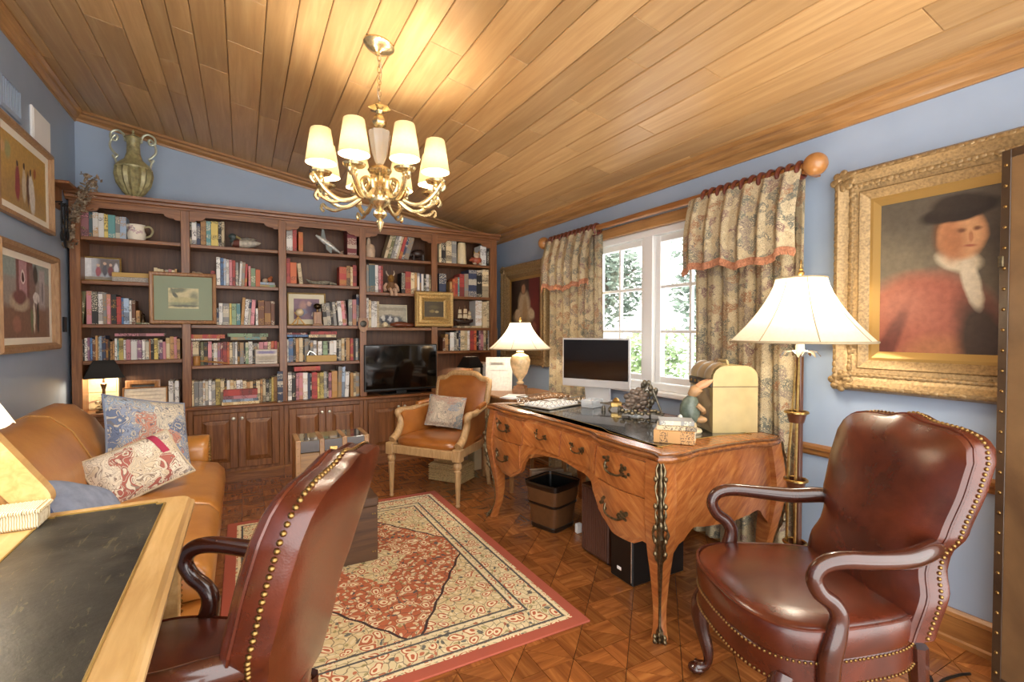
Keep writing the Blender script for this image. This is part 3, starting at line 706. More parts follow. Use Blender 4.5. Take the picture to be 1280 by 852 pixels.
# small gilt framed picture between television bay and ship bay
gp = [(0, 0), (0, -.02), (.012, -.034), (.03, -.03), (.045, -.016), (.06, -.02), (.07, -.028), (.085, -.012), (.1, -.006), (.1, -.001)]
still = paint('dark_still_life', '#4b3f26', [('e', -.02, -.02, .03, .015, 0, '#8c7a48', .6), ('e', .03, -.025, .02, .012, 0, '#b9a878', .6), ('e', 0, .02, .05, .02, 0, '#5e5634', .9)], .02, 30)
t = picture('gilt_framed_picture', 'small dark still life in a heavy square gold frame on the bookcase', 'picture', (1.70, 4.772, 1.497), .405, .355, .1, gp, plain('bright_gilt', '#c0a064', .4, .4, var=.3, scale=90, rel=.4), still)
cb = MB()
for k in range(22):
    for sz in (-1, 1): cb.ball((-.19 + .38*k/21, -.028, sz*.158), (.009, .008, .008), 6, 4)
    for sx_ in (-1, 1):
        if k < 18: cb.ball((sx_*.183, -.028, -.14 + .28*k/17), (.008, .008, .009), 6, 4)
cb.build('carved_beading', bpy.data.materials['bright_gilt'], t, smooth=True)
# shield plaque on the stile
t = thing('shield_plaque', 'small wooden shield plaque with dark round emblem on the bookcase', 'plaque', (.998, 4.7795, 1.335))
sp_ = [(0, -.075), (.03, -.055), (.046, -.02), (.048, .03), (.04, .06), (.048, .07), (.025, .062), (0, .072)]; sp_ = sp_ + [(-x, z) for x, z in sp_[-2:0:-1]]
MB().prism(sp_, 'y', -.018, 0).build('shield', M['walnut'], t)
MB(Matrix.Translation((0, -.018, .01)) @ Matrix.Rotation(math.pi/2, 4, 'X')).lathe([(.031, -.001), (.031, .003), (.026, .005), (.0, .005)], 18).build('emblem', plain('dark_metal_disc', '#3a3630', .3, .8, var=.4, scale=120), t, smooth=True)

# --- jug
china = floral('flowered_china', [(0, '#efe8d8'), (.35, '#efe8d8'), (.5, '#6b5f86'), (.6, '#efe8d8'), (.8, '#b58a9a'), (.9, '#efe8d8')], 60, '#efe8d8', '#efe8d8', .02)
t = thing('china_jug', 'white flowered china jug with a big handle beside the pastel books', 'jug', (sx(172), 4.85, shz(1, 0)))
MB().lathe([(.05, 0), (.056, .006), (.06, .03), (.062, .055), (.054, .08), (.05, .1), (.056, .118), (.06, .122), (.054, .12), (.045, .1), (.045, .02), (0, .018)], 24).build('body', china, t, smooth=True)
MB().tube(smoothpath([(.05, 0, .108), (.085, 0, .115), (.105, 0, .085), (.09, 0, .045), (.056, 0, .03)], 4), .008, 8).build('handle', plain('green_glaze', '#a7a07c', .2), t, smooth=True)
MB().tube([(-.05, 0, .105), (-.075, 0, .122)], [.022, .008], 8).build('spout', china, t, smooth=True)
# --- duck decoy
t = thing('duck_decoy', 'painted wooden mallard duck decoy on the top shelf', 'decoy', (sx(307), 4.86, shz(2, 0)))
bw = [( -.10, .0, .03, .012), (-.085, .0, .04, .035), (-.04, .0, .042, .046), (.02, 0, .045, .046), (.07, 0, .05, .034), (.11, 0, .056, .016), (.125, 0, .06, .004)]
def bodyrings(tab, fl=.0): return [[(x, y + r*math.cos(a), max(z + r*.8*math.sin(a), 0)) for a in [2*math.pi*j/14 for j in range(14)]] for x, y, z, r in tab]
mb = MB().loft(bodyrings(bw)); mb.build('body', plain('decoy_body_paint', '#b9b3a6', .5, var=.35, scale=40), t, smooth=True)
MB().loft(bodyrings([(x*.99 , y, z, r*1.04) for x, y, z, r in bw[:3]])).build('breast', plain('chestnut_paint', '#6e3f34', .5), t, smooth=True)
hd = MB().ball((-.09, 0, .1), (.032, .022, .026), 12, 8); hd.tube([(-.085, 0, .05), (-.088, 0, .09)], [.026, .02], 10); hd.build('head', plain('mallard_green', '#3d4a4a', .35), t, smooth=True)
MB().loft([oval(-.062 + .03*k, 0, .012, .014 - .004*k, .095 - .012*k, 8) for k in range(2)], True, True).build('neck_ring', M['white'], t)
MB().tube([(-.066, 0, .1), (-.03, 0, .085)], [.012, .008], 8, flat=1.4).build('bill', plain('bill_ochre', '#a89660', .4), t, smooth=True)
MB().ball((.03, 0, .085), (.06, .04, .014), 12, 6).build('wing', plain('decoy_wing', '#8f8a80', .5, var=.4, scale=60), t, smooth=True)
# --- flying fish model on stand
fm = plain('fish_silver', '#c3c3bc', .3, .2, var=.3, scale=45); fd = plain('fish_fin', '#7d8583', .5)
t = thing('flying_fish_model', 'grey model flying fish with raised fins on the top shelf', 'model', (sx(410), 4.84, shz(3, 0)))
d = Vector((.82, 0, -.57)); pth = [Vector((-.1, 0, .165)) + d*q for q in (0, .03, .09, .17, .22, .26)]
MB().tube(pth, [.008, .016, .026, .024, .014, .005], 12).build('body', fm, t, smooth=True)
MB().prism([(-.055, .14), (-.048, .225), (-.03, .225), (-.01, .13)], 'y', .0, .004).build('fin', fd, t); MB().prism([(-.02, .09), (-.015, .04), (.03, 0), (.035, .02), (.03, .06)], 'y', -.03, -.026).build('fin', fd, t)
MB().prism([(.1, .02), (.15, .045), (.13, .02), (.15, .0), (.11, .004)], 'y', -.002, .002).build('tail', plain('fish_tail', '#9a7b62', .5), t)
MB().lathe([(.022, 0), (.022, .004), (.004, .008), (.004, .06), (0, .06)], 12, (.03, .01, 0)).build('stand', M['black'], t)
# --- alligator
t = thing('alligator_figurine', 'grey carved alligator figurine lying between red books', 'figurine', (sx(402), 4.84, shz(3, 1)))
pp = [(-.13, 0, .05), (-.1, .01, .03), (-.05, 0, .018), (0, 0, .02), (.05, 0, .022), (.09, 0, .02), (.135, 0, .012)]
MB().tube(smoothpath(pp, 3), [.003, .005, .008, .01, .012, .014, .016, .018, .019, .02, .021, .021, .018, .017, .015, .013, .011, .01, .007], 10, flat=1.3).build('body', plain('gator_grey', '#8d8a7a', .6, var=.4, scale=80, rel=.4), t, smooth=True)
for a, b in ((-.01, 1), (-.01, -1), (.06, 1), (.06, -1)): MB().tube([(a, .015*b, .02), (a+.012, .036*b, .012), (a+.02, .04*b, .003)], [.008, .006, .004], 6).build('leg', bpy.data.materials['gator_grey'], t, smooth=True)
# --- baseball trophies and photo
ph1 = paint('sports_photo', '#8c6b7c', [('e', -.03, .03, .03, .04, 0, '#b98f86', .6), ('e', .05, .0, .05, .06, 0, '#5e4a66', .7), ('e', -.04, -.03, .04, .03, 20, '#7a86a8', .6), ('e', .05, -.05, .012, .02, 0, '#e0d8d0', .4), ('e', .02, .05, .02, .02, 0, '#d8b0a0', .5)], .03, 30)
picture('framed_sports_photo', 'framed sports photo with cream mount behind the baseball trophies', 'picture', (sx(383.5, 4.93), 4.93, shz(3, 2) + .152), .33, .3, .012, flatprof(.012, .012), M['gilt_thin'], ph1, .045, M['cream_mount'], tilt=-.06)
t = thing('baseball_stand', 'baseball resting on three crossed miniature bats', 'trophy', (sx(373, 4.82), 4.83, shz(3, 2)))
MB().ball((.012, 0, .118), .034, 16, 10).build('baseball', plain('ball_leather', '#e3d3ae', .6), t, smooth=True)
for a, b, c in ((-.055, .0, .02), (-.012, -.03, -.03), (.058, .01, .0)): MB().tube([(a, b, .004), (-a*.55, -b*.3, .12 if a else .1)], [.006, .0035], 8).build('bat', plain('bat_wood', '#d6a75c', .4), t, smooth=True)
t = thing('ball_trophy', 'small black and gold ball trophy on a wooden block', 'trophy', (sx(397, 4.82), 4.83, shz(3, 2)))
MB().box(-.045, .045, -.03, .03, 0, .014, .003).build('base', M['walnut'], t); MB().box(-.034, .034, -.022, .022, .014, .125, .003).build('block', M['walnut'], t)
MB().lathe([(.012, .125), (.006, .135), (.006, .145), (.012, .15), (0, .15)], 12).build('stem', M['brass'], t); MB().ball((0, 0, .176), (.034, .034, .028), 14, 10).build('ball', plain('trophy_ball', '#4a3c28', .12, .9), t, smooth=True)
# --- lamps with black shades
def black_lamp(label, loc, s=1.0, lit=6):
    t = thing('small_lamp', label, 'lamp', loc, .25, 'small lamps with black shades')
    def sq(h, z, n=4): return [(h*sx_, h*sy_, z) for sx_, sy_ in ((-1,-1),(1,-1),(1,1),(-1,1))]
    mb = MB(); prof = [(.062*s, .40*s), (.075*s, .375*s), (.105*s, .30*s), (.122*s, .265*s)]
    rings = [sq(h, z) for h, z in prof]; inner = [sq(h - .002, z) for h, z in prof[::-1]]
    mb.loft(rings + inner + [rings[0]], False, False).build('lamp_shade', plain('black_shade_card', '#1c1a18', .7), t)
    MB().lathe([(.004, .2*s), (.004, .38*s), (0, .385*s)], 8).build('harp_rod', M['brass'], t)
    st = MB().lathe([(.05*s, 0), (.052*s, .01*s), (.03*s, .02*s), (.022*s, .05*s), (.012*s, .09*s), (.01*s, .17*s), (.018*s, .2*s), (.022*s, .215*s), (.008*s, .225*s), (.006*s, .26*s), (0, .26*s)], 14)
    st.build('stem', plain('bronze_flower_stem', '#7d5a3c', .4, .4, var=.4, scale=60), t, smooth=True)
    lf = MB(); rg = random.Random(5)
    for k in range(14):
        a = rg.uniform(0, 6.28); r0 = rg.uniform(.02, .05)*s; z = rg.uniform(.03, .1)*s
        lf.ball((r0*1.3*math.cos(a), r0*1.3*math.sin(a), z), (.022*s, .022*s, .008*s), 7, 4)
    lf.build('flower_leaves', plain('enamel_leaves', '#8c7f62', .35, .2, var=.6, scale=25), t, smooth=True)
    MB().ball((0, 0, .3*s), (.018*s, .018*s, .026*s), 10, 6).build('bulb', glow('lamp_bulb_small', '#ffe2b4', 12), t, smooth=True)
    bulb_light(t, (0, 0, .3*s), lit, .032*s); return t
black_lamp('small lamp with black shade and leafy stem lit behind the sofa', (sx(127, 4.62), 4.64, .0) if False else (on_y(127, 500, 4.76).x, 4.83, CT), 1.0, 7)
black_lamp('small lamp with black shade lit in the corner behind the armchair', (sx(588, 4.9), 4.9, CT), .86, 6)
# --- painted chest behind the lamp and frames on the bottom ledge
bird = paint('painted_birds', '#e9ddb0', [('e', -.03, .07, .08, .006, 12, '#b98a70', .5), ('e', .04, .09, .05, .008, -15, '#a8a07a', .5), ('e', .02, -.05, .05, .02, 30, '#c7a98a', .6), ('e', -.05, -.07, .03, .03, 0, '#b7b890', .7), ('r', 0, .01, .12, .004, 0, '#b5a878', .3), ('e', .06, -.02, .03, .01, 40, '#9aa088', .6)], .02, 25)
t = thing('painted_cabinet', 'small cream cabinet painted with birds behind the leafy lamp', 'box', (sx(125, 4.98), 5.0, CT))
MB().box(-.115, .115, -.04, .06, 0, .27, .004).build('body', plain('cream_lacquer', '#e6d9ac', .3), t)
for z0, z1 in ((.012, .13), (.14, .258)): MB().box(-.1, .1, -.045, -.04, z0, z1, .001).build('drawer', bird, t)
picture('certificate_frame', 'framed cream certificate in thin brown frame leaning on the ledge', 'picture', (sx(180.5, 4.86), 4.86, CT + .088), .29, .172, .01, flatprof(.01, .01), M['walnut'],
        paint('certificate', '#efe3cc', [('r', 0, .02, .11, .003, 0, '#b9a890', .5), ('r', 0, .05, .1, .004, 0, '#c8b8a0', .5), ('r', 0, -.01, .11, .003, 0, '#cfc0aa', .5)], .004, 40), tilt=-.08)
picture('framed_photo', 'wooden framed dark photo standing behind the certificate', 'picture', (sx(178, 4.96), 4.96, CT + .113), .23, .22, .04, flatprof(.04, .025), M['walnut'],
        paint('car_photo', '#3c3a36', [('e', 0, .03, .05, .02, 0, '#d8d4cc', .4), ('e', .0, -.04, .06, .02, 0, '#a89880', .5)], .01, 30), tilt=-.05)
# --- second shelf bay 1: family photo, boxes
picture('family_photo', 'gilt framed colour photo of a group, second shelf beside boxes', 'picture', (sx(126, 4.93), 4.93, shz(1, 1) + .1), .265, .19, .012, flatprof(.012, .012), M['gilt_thin'],
        paint('group_photo', '#b9bcc4', [('r', -.08, .0, .03, .09, 0, '#e4e6ea', .2), ('r', .06, .03, .07, .06, 0, '#6a5e5c', .5), ('e', -.01, -.02, .016, .04, 0, '#a8505a', .4), ('e', .03, -.01, .014, .045, 0, '#4d4a56', .4), ('e', .065, -.015, .016, .04, 0, '#7c3038', .4),
        ('e', .1, 0, .014, .05, 0, '#e3e0e4', .4), ('r', 0, -.08, .13, .02, 0, '#9a8c78', .4), ('e', -.01, .03, .01, .012, 0, '#d8b49a', .4), ('e', .03, .045, .01, .012, 0, '#d8b49a', .4), ('e', .065, .035, .01, .012, 0, '#d8b49a', .4)], .01, 40), tilt=-.05, rotz=.12)
o = tag(MB().box(-.115, .115, -.05, .05, 0, .036, .002).build('flat_box', plain('ribbed_grey_card', '#a9a39a', .7, var=.3, scale=150)), 'flat grey box under the tan one beside the group photo', 'box'); o.location = (sx(165), 4.855, shz(1, 1))
o = tag(MB().box(-.115, .115, -.05, .05, 0, .034, .002).build('flat_box', plain('tan_card', '#c39f5c', .6)), 'flat tan box on the grey box beside the group photo', 'box'); o.location = (sx(165), 4.855, shz(1, 1) + .0365)
def lump(name, label, cat, loc, parts, group=None, rotz=0):
    t = thing(name, label, cat, loc, rotz, group)
    for pn, mm, shapes in parts:
        mb = MB()
        for s in shapes:
            if s[0] == 'b': mb.ball(s[1], s[2], 12, 8)
            elif s[0] == 't': mb.tube(smoothpath(s[1], 3) if len(s[1]) > 2 else s[1], s[2] if not isinstance(s[2], (list, tuple)) else [lerp_tab([(i/(len(s[2])-1), q) for i, q in enumerate(s[2])], k/max(1, (len(smoothpath(s[1], 3)) if len(s[1]) > 2 else 2)-1)) for k in range(len(smoothpath(s[1], 3)) if len(s[1]) > 2 else 2)], 8)
            elif s[0] == 'l': mb.lathe(s[1], 18, s[2] if len(s) > 2 else (0, 0, 0))
            elif s[0] == 'x': mb.box(*s[1], s[2] if len(s) > 2 else 0)
        mb.build(pn, mm, t, smooth=True)
    return t
bronze = plain('dark_bronze', '#54422e', .35, .7, var=.3); bisque = plain('bisque_clay', '#c9b196', .6, var=.2)
lump('bronze_figurine', 'tiny bronze seated figurine beside the green matted picture', 'figurine', (sx(179, 4.9), 4.89, shz(1, 2) + .0148), [('body', bronze, [('l', [(.02, 0), (.022, .01), (.014, .03), (.01, .05), (0, .052)]), ('b', (0, 0, .06), .011)]), ('arm', bronze, [('t', [(-.012, 0, .04), (-.022, -.01, .025), (-.004, -.02, .02)], .004)])])
lump('bird_figurine', 'small clay bird figurine above the green matted picture', 'figurine', (sx(249), 4.86, shz(2, 1)), [('body', bisque, [('b', (0, 0, .085), (.035, .022, .024)), ('b', (-.035, 0, .1), (.014, .012, .013))]), ('stump', bisque, [('l', [(.03, 0), (.02, .02), (.016, .07), (0, .072)])])])
lump('flower_figurine', 'orange and white china flower figurine on the flat blue grey book', 'figurine', (sx(335, 4.88), 4.88, shz(2, 1) + .0432), [('base', bisque, [('b', (-.02, 0, .02), (.022, .018, .02))]), ('blossom', plain('orange_glaze', '#b8683e', .25), [('b', (.02, 0, .03), (.02, .016, .022)), ('b', (.03, .01, .05), .012)])])
# wooden gavel
t = thing('wooden_gavel', 'wooden mallet lying in front of the books, duck bay', 'mallet', (sx(245, 4.8), 4.806, shz(2, 3) + .026), 0.0)
MB().lathe([(.024, -.026), (.026, -.022), (.026, .02), (.024, .045), (.02, .052), (0, .052)], 16).build('head', plain('mallet_wood', '#a8763c', .4, var=.15), t, smooth=True)
MB().tube([(.02, 0, .012), (.12, .002, .0), (.225, .004, -.014)], [.006, .007, .008], 8).build('handle', bpy.data.materials['mallet_wood'], t, smooth=True)
o = tag(MB().box(-.085, .085, -.02, .02, 0, .125, .002).build('label_box', paint('printed_label', '#e0d6c4', [('r', 0, .1, .07, .012, 0, '#8d83a8', .5), ('r', 0, .05, .075, .02, 0, '#b7a890', .8), ('r', 0, .02, .07, .006, 0, '#a39a88', .5)], .012, 60)), 'cream printed box standing in front of the red books', 'box')
o.location = (sx(332.5, 4.79), 4.801, shz(2, 3))
t = thing('tan_pencil_box', 'long tan box with a small metal clip, baseball bay', 'box', (sx(401.5, 4.8), 4.806, shz(3, 3)))
MB().box(-.13, .13, -.022, .012, 0, .058, .002).build('body', bpy.data.materials['tan_card'], t)
MB().tube([(-.12, 0, .06), (-.1, 0, .1), (-.07, 0, .085), (-.045, 0, .062)], .006, 6).build('clip', M['silver'], t, smooth=True)
# television bay
lump('owl_figurine', 'cream carved owl figurine on the top shelf of the television bay', 'figurine', (sx(463.5), 4.86, shz(4, 0)), [('body', bisque, [('l', [(.042, 0), (.048, .02), (.052, .07), (.045, .11), (.03, .13), (0, .135)])]), ('crest', bisque, [('t', [(-.01, 0, .125), (-.012, 0, .165), (-.008, 0, .2)], [.025, .02, .004])])])
dk = plain('dark_carved_wood', '#3a2a22', .35, var=.3)
lump('rhino_carving', 'dark carved rhinoceros beside the leaning books', 'carving', (sx(521, 4.9), 4.9, shz(4, 0)), [('body', dk, [('b', (.02, 0, .085), (.07, .035, .042)), ('b', (-.06, 0, .065), (.03, .022, .024))]), ('horn', M['paper'], [('t', [(-.085, 0, .06), (-.1, 0, .085)], [.008, .002])]),
     ('leg', dk, [('t', [(.065, .015, .07), (.07, .015, 0)], .014)]), ('leg', dk, [('t', [(.065, -.015, .07), (.07, -.015, 0)], .014)]), ('leg', dk, [('t', [(-.03, .015, .07), (-.03, .015, 0)], .013)]), ('leg', dk, [('t', [(-.03, -.015, .07), (-.03, -.015, 0)], .013)])])
fur = plain('brown_plush', '#7a5a3e', .95, var=.3, scale=50); lt = plain('pale_plush', '#c9a88e', .95, var=.2)
lump('plush_moose', 'brown plush antlered toy seated on the shelf edge', 'toy', (sx(489, 4.82), 4.83, shz(4, 1)), [('body', fur, [('b', (0, 0, .06), (.045, .04, .06))]), ('head', plain('golden_plush', '#8f6a32', .95), [('b', (0, -.01, .14), (.034, .034, .038)), ('b', (0, -.035, .128), (.02, .02, .018))]),
     ('antler', bisque, [('t', [(-.02, 0, .165), (-.04, 0, .19), (-.045, 0, .215)], [.007, .006, .003])]), ('antler', bisque, [('t', [(.02, 0, .165), (.035, 0, .19), (.03, 0, .22)], [.007, .006, .003])]),
     ('arm', lt, [('t', [(-.04, 0, .09), (-.065, -.01, .055), (-.06, -.03, .02)], [.014, .014, .016])]), ('arm', lt, [('t', [(.04, 0, .09), (.065, -.01, .055), (.062, -.03, .02)], [.014, .014, .016])]),
     ('leg', lt, [('t', [(-.02, -.02, .03), (-.012, -.05, .03), (-.005, -.06, -.03)], [.016, .015, .018])]), ('leg', lt, [('t', [(.02, -.02, .03), (.035, -.05, .03), (.03, -.06, -.03)], [.016, .015, .018])])])
picture('team_photo', 'black and white group photo standing beside white books', 'picture', (sx(490, 4.97), 4.97, shz(4, 2) + .118), .31, .23, .008, flatprof(.008, .008), M['cream_mount'],
        paint('crowd_photo', '#c9c0a8', [('e', -.04, -.04, .1, .05, 0, '#4d4f58', .5), ('e', .06, -.05, .05, .05, 0, '#6d6a68', .6), ('e', -.09, -.02, .02, .03, 0, '#e0dcd0', .4), ('e', -.02, -.03, .02, .03, 0, '#d8d8d8', .4), ('e', .04, -.04, .02, .03, 0, '#e0dcd0', .4), ('r', 0, .07, .14, .015, 0, '#a89f8a', .6)], .04, 40), tilt=-.05)
lump('leather_glove', 'brown leather glove lying before the group photo', 'glove', (sx(500, 4.84), 4.84, shz(4, 2)), [('palm', leather('glove_leather', '#5e2f1c', '#84452a'), [('b', (0, 0, .03), (.1, .04, .03)), ('b', (.09, 0, .024), (.06, .035, .024))]), ('thumb', bpy.data.materials['glove_leather'], [('t', [(-.06, -.02, .03), (-.1, -.03, .03)], [.02, .014])])])
o = tag(MB().ball((0, 0, .028), .028, 14, 10).build('baseball', bpy.data.materials['ball_leather'], None, smooth=True), 'old tan baseball beside the leather glove', 'ball'); o.location = (sx(481, 4.82), 4.815, shz(4, 2))
# ship bay
lump('round_canister', 'cream round lidded canister beside the pig figurine', 'canister', (sx(577.5), 4.85, shz(5, 0)), [('body', plain('cream_ceramic', '#e2cfa4', .35, var=.08), [('l', [(.05, 0), (.052, .01), (.046, .2), (.04, .226), (.032, .23), (0, .23)])]), ('knob', bisque, [('b', (0, 0, .235), .008)])])
pk = plain('pig_terracotta', '#a3553c', .4, var=.2)
lump('pig_figurine', 'rust and gold crowned pig figurine on the top shelf', 'figurine', (sx(596, 4.81), 4.812, shz(5, 0)), [('body', pk, [('b', (0, 0, .05), (.06, .038, .045))]), ('head', bisque, [('b', (-.01, -.02, .1), (.035, .025, .03)), ('b', (-.01, -.042, .096), (.014, .008, .012))]), ('crown', M['brass'], [('t', [(-.03, -.01, .12), (-.035, -.01, .155)], [.012, .003]), ('t', [(.02, -.01, .12), (.025, -.01, .155)], [.012, .003])]),
     ('foot', bisque, [('b', (-.035, -.03, .012), (.022, .018, .012))]), ('foot', bisque, [('b', (.03, -.03, .012), (.022, .018, .012))]), ('arm', pk, [('t', [(-.05, 0, .07), (-.08, -.01, .04)], [.016, .012])])])
t = thing('ship_model', 'small wooden sailing ship model with pale sails', 'model', (sx(580, 4.83), 4.83, shz(5, 2) + .0228))
hull = MB(); hull.loft([[(x, w*math.cos(a), z0 - dpt*max(0, math.sin(a))) for a in [math.pi*j/8 for j in range(9)]] for x, w, z0, dpt in ((-.11, .004, .075, .02), (-.08, .022, .06, .035), (0, .028, .05, .036), (.07, .022, .058, .034), (.1, .012, .07, .03))]); hull.build('hull', dk, t, smooth=True)
MB().box(-.06, .06, -.02, .02, 0, .014, .002).build('stand', dk, t)
for x, h in ((-.05, .2), (.01, .215), (.06, .18)): MB().tube([(x, 0, .04), (x, 0, h)], .003, 6).build('mast', M['walnut'], t)
sail = plain('sail_cloth', '#d9c6a4', .9)
for x, z, w, h in ((-.05, .1, .05, .04), (-.05, .15, .04, .04), (.01, .1, .055, .045), (.01, .155, .045, .045), (.06, .09, .045, .04), (.06, .135, .035, .035)):
    MB().grid(lambda p, q: (x + (p-.5)*w*(1 - .2*q), -.012 - .014*math.sin(math.pi*p)*math.sin(math.pi*q), z + (q-.5)*h), 7, 5).build('sail', sail, t, smooth=True)
# vase on top of the bookcase
t = thing('urn_vase', 'tall ribbed olive gold urn with scrolled handles on top of the bookcase', 'vase', (-.745, 4.86, 2.312)); vm = plain('olive_gilt', '#9c946a', .42, .15, var=.4, scale=30)
MB().lathe([(.055, 0), (.06, .012), (.05, .03), (.075, .06), (.108, .12), (.122, .19), (.116, .235), (.09, .26)], 64, flute=16, fa=.06).build('ribbed_body', vm, t, smooth=True)
MB().lathe([(.12, .232), (.122, .245), (.105, .27), (.06, .31), (.045, .36), (.042, .43), (.05, .47), (.06, .48), (.05, .49), (.03, .492), (0, .495)], 28).build('neck', vm, t, smooth=True)
MB().lathe([(.012, .49), (.016, .505), (.006, .52), (.009, .535), (0, .55)], 12).build('finial', vm, t, smooth=True)
vh = plain('verdigris_silver', '#b5b8a2', .35, .5, var=.2)
for sgn in (-1, 1):
    MB().tube([(sgn*a, 0, b) for a, b in smoothpath([(.05, .45), (.06, .5), (.095, .525), (.135, .505), (.14, .46), (.11, .445), (.098, .475), (.115, .485), (.14, .44), (.145, .39), (.12, .35), (.1, .33), (.12, .31), (.13, .33), (.115, .3), (.105, .26)], 4)], .0085, 8).build('scroll_handle', vh, t, smooth=True)
# dried flower swag
t = thing('dried_flower_swag', 'dried brown flower swag hanging at the bookcase top corner', 'dried flowers', (-1.09, 4.735, 2.15)); rg = random.Random(11)
MB().tube(smoothpath([(.12, 0, .26), (.06, .01, .16), (0, 0, .02), (-.03, 0, -.2)], 4), .006, 6).build('stem', M['bark'], t)
lf = MB()
for k in range(420):
    q = rg.random(); c = lerp_tab([(0, .11), (.4, .05), (.6, -.01), (1, -.04)], q); z = .27 - .53*q
    p = Vector((c + rg.gauss(0, .026), rg.uniform(-.035, .018), z + rg.gauss(0, .02)))
    a = Vector((rg.gauss(0, 1), rg.gauss(0, 1), rg.gauss(0, 1))).normalized(); b = a.orthogonal().normalized(); kk = rg.uniform(.009, .022)
    lf.add([p - a*kk, p + b*kk*.6 + a.cross(b)*.004, p + a*kk, p - b*kk*.6], [(0, 1, 2, 3)])
def dry():
    m, nt, b = nodes('dried_petals'); r = ramp(nt, [(.2, '#4a3c30'), (.5, '#8a7660'), (.8, '#c9bba2')], noise(nt, coords(nt), 45, 3)); nt.links.new(r.outputs[0], b.inputs['Base Color']); b.inputs['Roughness'].default_value = .9; return m
lf.build('dried_petals', dry(), t, kind='stuff')
# peg shelf on the side wall with hanging ironware
t = thing('wall_peg_shelf', 'short wooden wall shelf beside the dried flower swag', 'wall shelf', (XL, 4.56, 2.14))
MB().box(.0, .11, -.11, .11, .15, .17, .003).build('ledge', M['cherry'], t); MB().box(0, .02, -.1, .1, 0, .15, .003).build('backboard', M['cherry'], t)
for y in (-.05, .02, .08): MB().tube([(.02, y, .03), (.06, y, .035)], .005, 6).build('peg', M['black'], t)
iron = plain('dark_iron', '#2b2c31', .4, .6)
for k, (y, ln) in enumerate(((-.05, .2), (.02, .24), (.08, .18))):
    t2 = thing('iron_utensil', ['dark iron ladle hanging from the wall shelf, nearest the upper painting', 'long dark iron spoon hanging from the middle peg of the wall shelf', 'short dark iron fork hanging from the peg nearest the bookcase'][k], 'utensil', (XL + .052, 4.56 + y, 2.17), 0, 'ironware hanging from the wall shelf')
    MB().tube([(0, 0, 0), (0, 0, -ln)], .005, 6).build('handle', iron, t2); MB().ball((0, 0, -ln - .03), (.01, .022, .04), 8, 6).build('bowl', iron, t2, smooth=True)
t = tag(MB().box(-.004, .008, -.03, .03, -.06, .05, .002).build('wall_hook', iron), 'small dark iron hook plate on the blue wall beside the bookcase', 'hook'); t.location = (XL + .006, 4.72, 1.33)
# --- side wall: two paintings, register, white panel
lp = [(0, 0), (0, -.03), (.012, -.042), (.04, -.036), (.05, -.03), (.085, -.024), (.09, -.012), (.09, -.001)]
frm = wood('pale_oak_frame', '#8a6848', '#b3906a', (1, 1, 6), 5, .5)
p1 = paint('figures_painting', '#c9a254', [('e', 0, -.12, .4, .1, 0, '#b5955c', .6), ('e', -.23, .1, .04, .05, 0, '#a8a870', .5), ('e', -.3, .1, .03, .03, 0, '#d8b07a', .5), ('e', -.1, -.05, .035, .1, 0, '#9c3f4a', .3), ('e', -.1, .06, .014, .018, 0, '#4a3028', .3), ('e', .0, -.04, .03, .1, 0, '#d8cdb4', .3), ('e', .0, .07, .014, .02, 0, '#4a3028', .3),
    ('e', .06, -.05, .025, .1, 0, '#6b4a3a', .4), ('e', .12, -.07, .045, .12, 8, '#eae6de', .3), ('e', .1, .06, .014, .02, 0, '#3a2a22', .3), ('e', .17, .07, .02, .03, 0, '#a85a30', .4)], .03, 14)
wm = plain('ivory_liner', '#efe9da', .7)
picture('figures_painting', 'ochre painting of robed figures hung above the bell tower painting', 'painting', (XL + .012, 3.98, 2.185), .88, .53, .03, [(0, 0), (0, -.03), (.02, -.034), (.03, -.02), (.03, -.001)], frm, p1, .045, wm, rotz=math.pi/2)
p2 = paint('town_painting', '#a8a09a', [('r', 0, .2, .4, .08, 0, '#9fb0ae', .3), ('r', -.02, .05, .13, .2, 0, '#8a5a58', .15), ('r', -.05, .06, .06, .17, 0, '#c79aa4', .1), ('e', -.05, .13, .03, .04, 0, '#f0e8e8', .2), ('e', -.05, .13, .018, .028, 0, '#5a3a3e', .2), ('r', .1, .06, .05, .14, 0, '#8c7470', .3), ('e', .15, .16, .04, .06, 0, '#4a4440', .4),
    ('e', .16, .02, .055, .035, 0, '#eeeae8', .2), ('r', .26, .06, .05, .14, 0, '#b9b4ba', .15), ('e', .27, .06, .018, .07, 0, '#8d8890', .2), ('r', 0, -.14, .4, .1, 0, '#8b6a58', .4), ('e', -.1, -.02, .14, .05, 0, '#c8b8a0', .4), ('e', -.1, .01, .1, .04, 0, '#8a5a58', .4), ('e', .12, -.1, .02, .09, 0, '#e6e2d2', .3), ('e', .18, -.1, .02, .1, 0, '#3e3a36', .3), ('e', .08, -.12, .02, .08, 0, '#7a8a64', .4), ('e', -.15, -.15, .06, .05, 0, '#a87868', .4)], .03, 12)
picture('town_painting', 'painting of a pink bell tower town hung over the leather sofa', 'painting', (XL + .012, 3.98, 1.465), .95, .62, .045, [(0, 0), (0, -.035), (.012, -.045), (.03, -.04), (.045, -.02), (.045, -.001)], frm, p2, .04, wm, rotz=math.pi/2)
t = thing('wall_register', 'blue slatted air register high on the wall above the robed figures', 'air vent', (XL, 3.83, 2.60)); bl = M['wall']
rect_frame(MB(Matrix.Rotation(math.pi/2, 4, 'Z')), .3, .2, [(0, 0), (0, -.012), (.025, -.014), (.025, -.002)]).build('vent_frame', bl, t)
MB().box(.0005, .002, -.13, .13, -.08, .08).build('backing', plain('vent_shadow', '#3a4a66', .8), t)
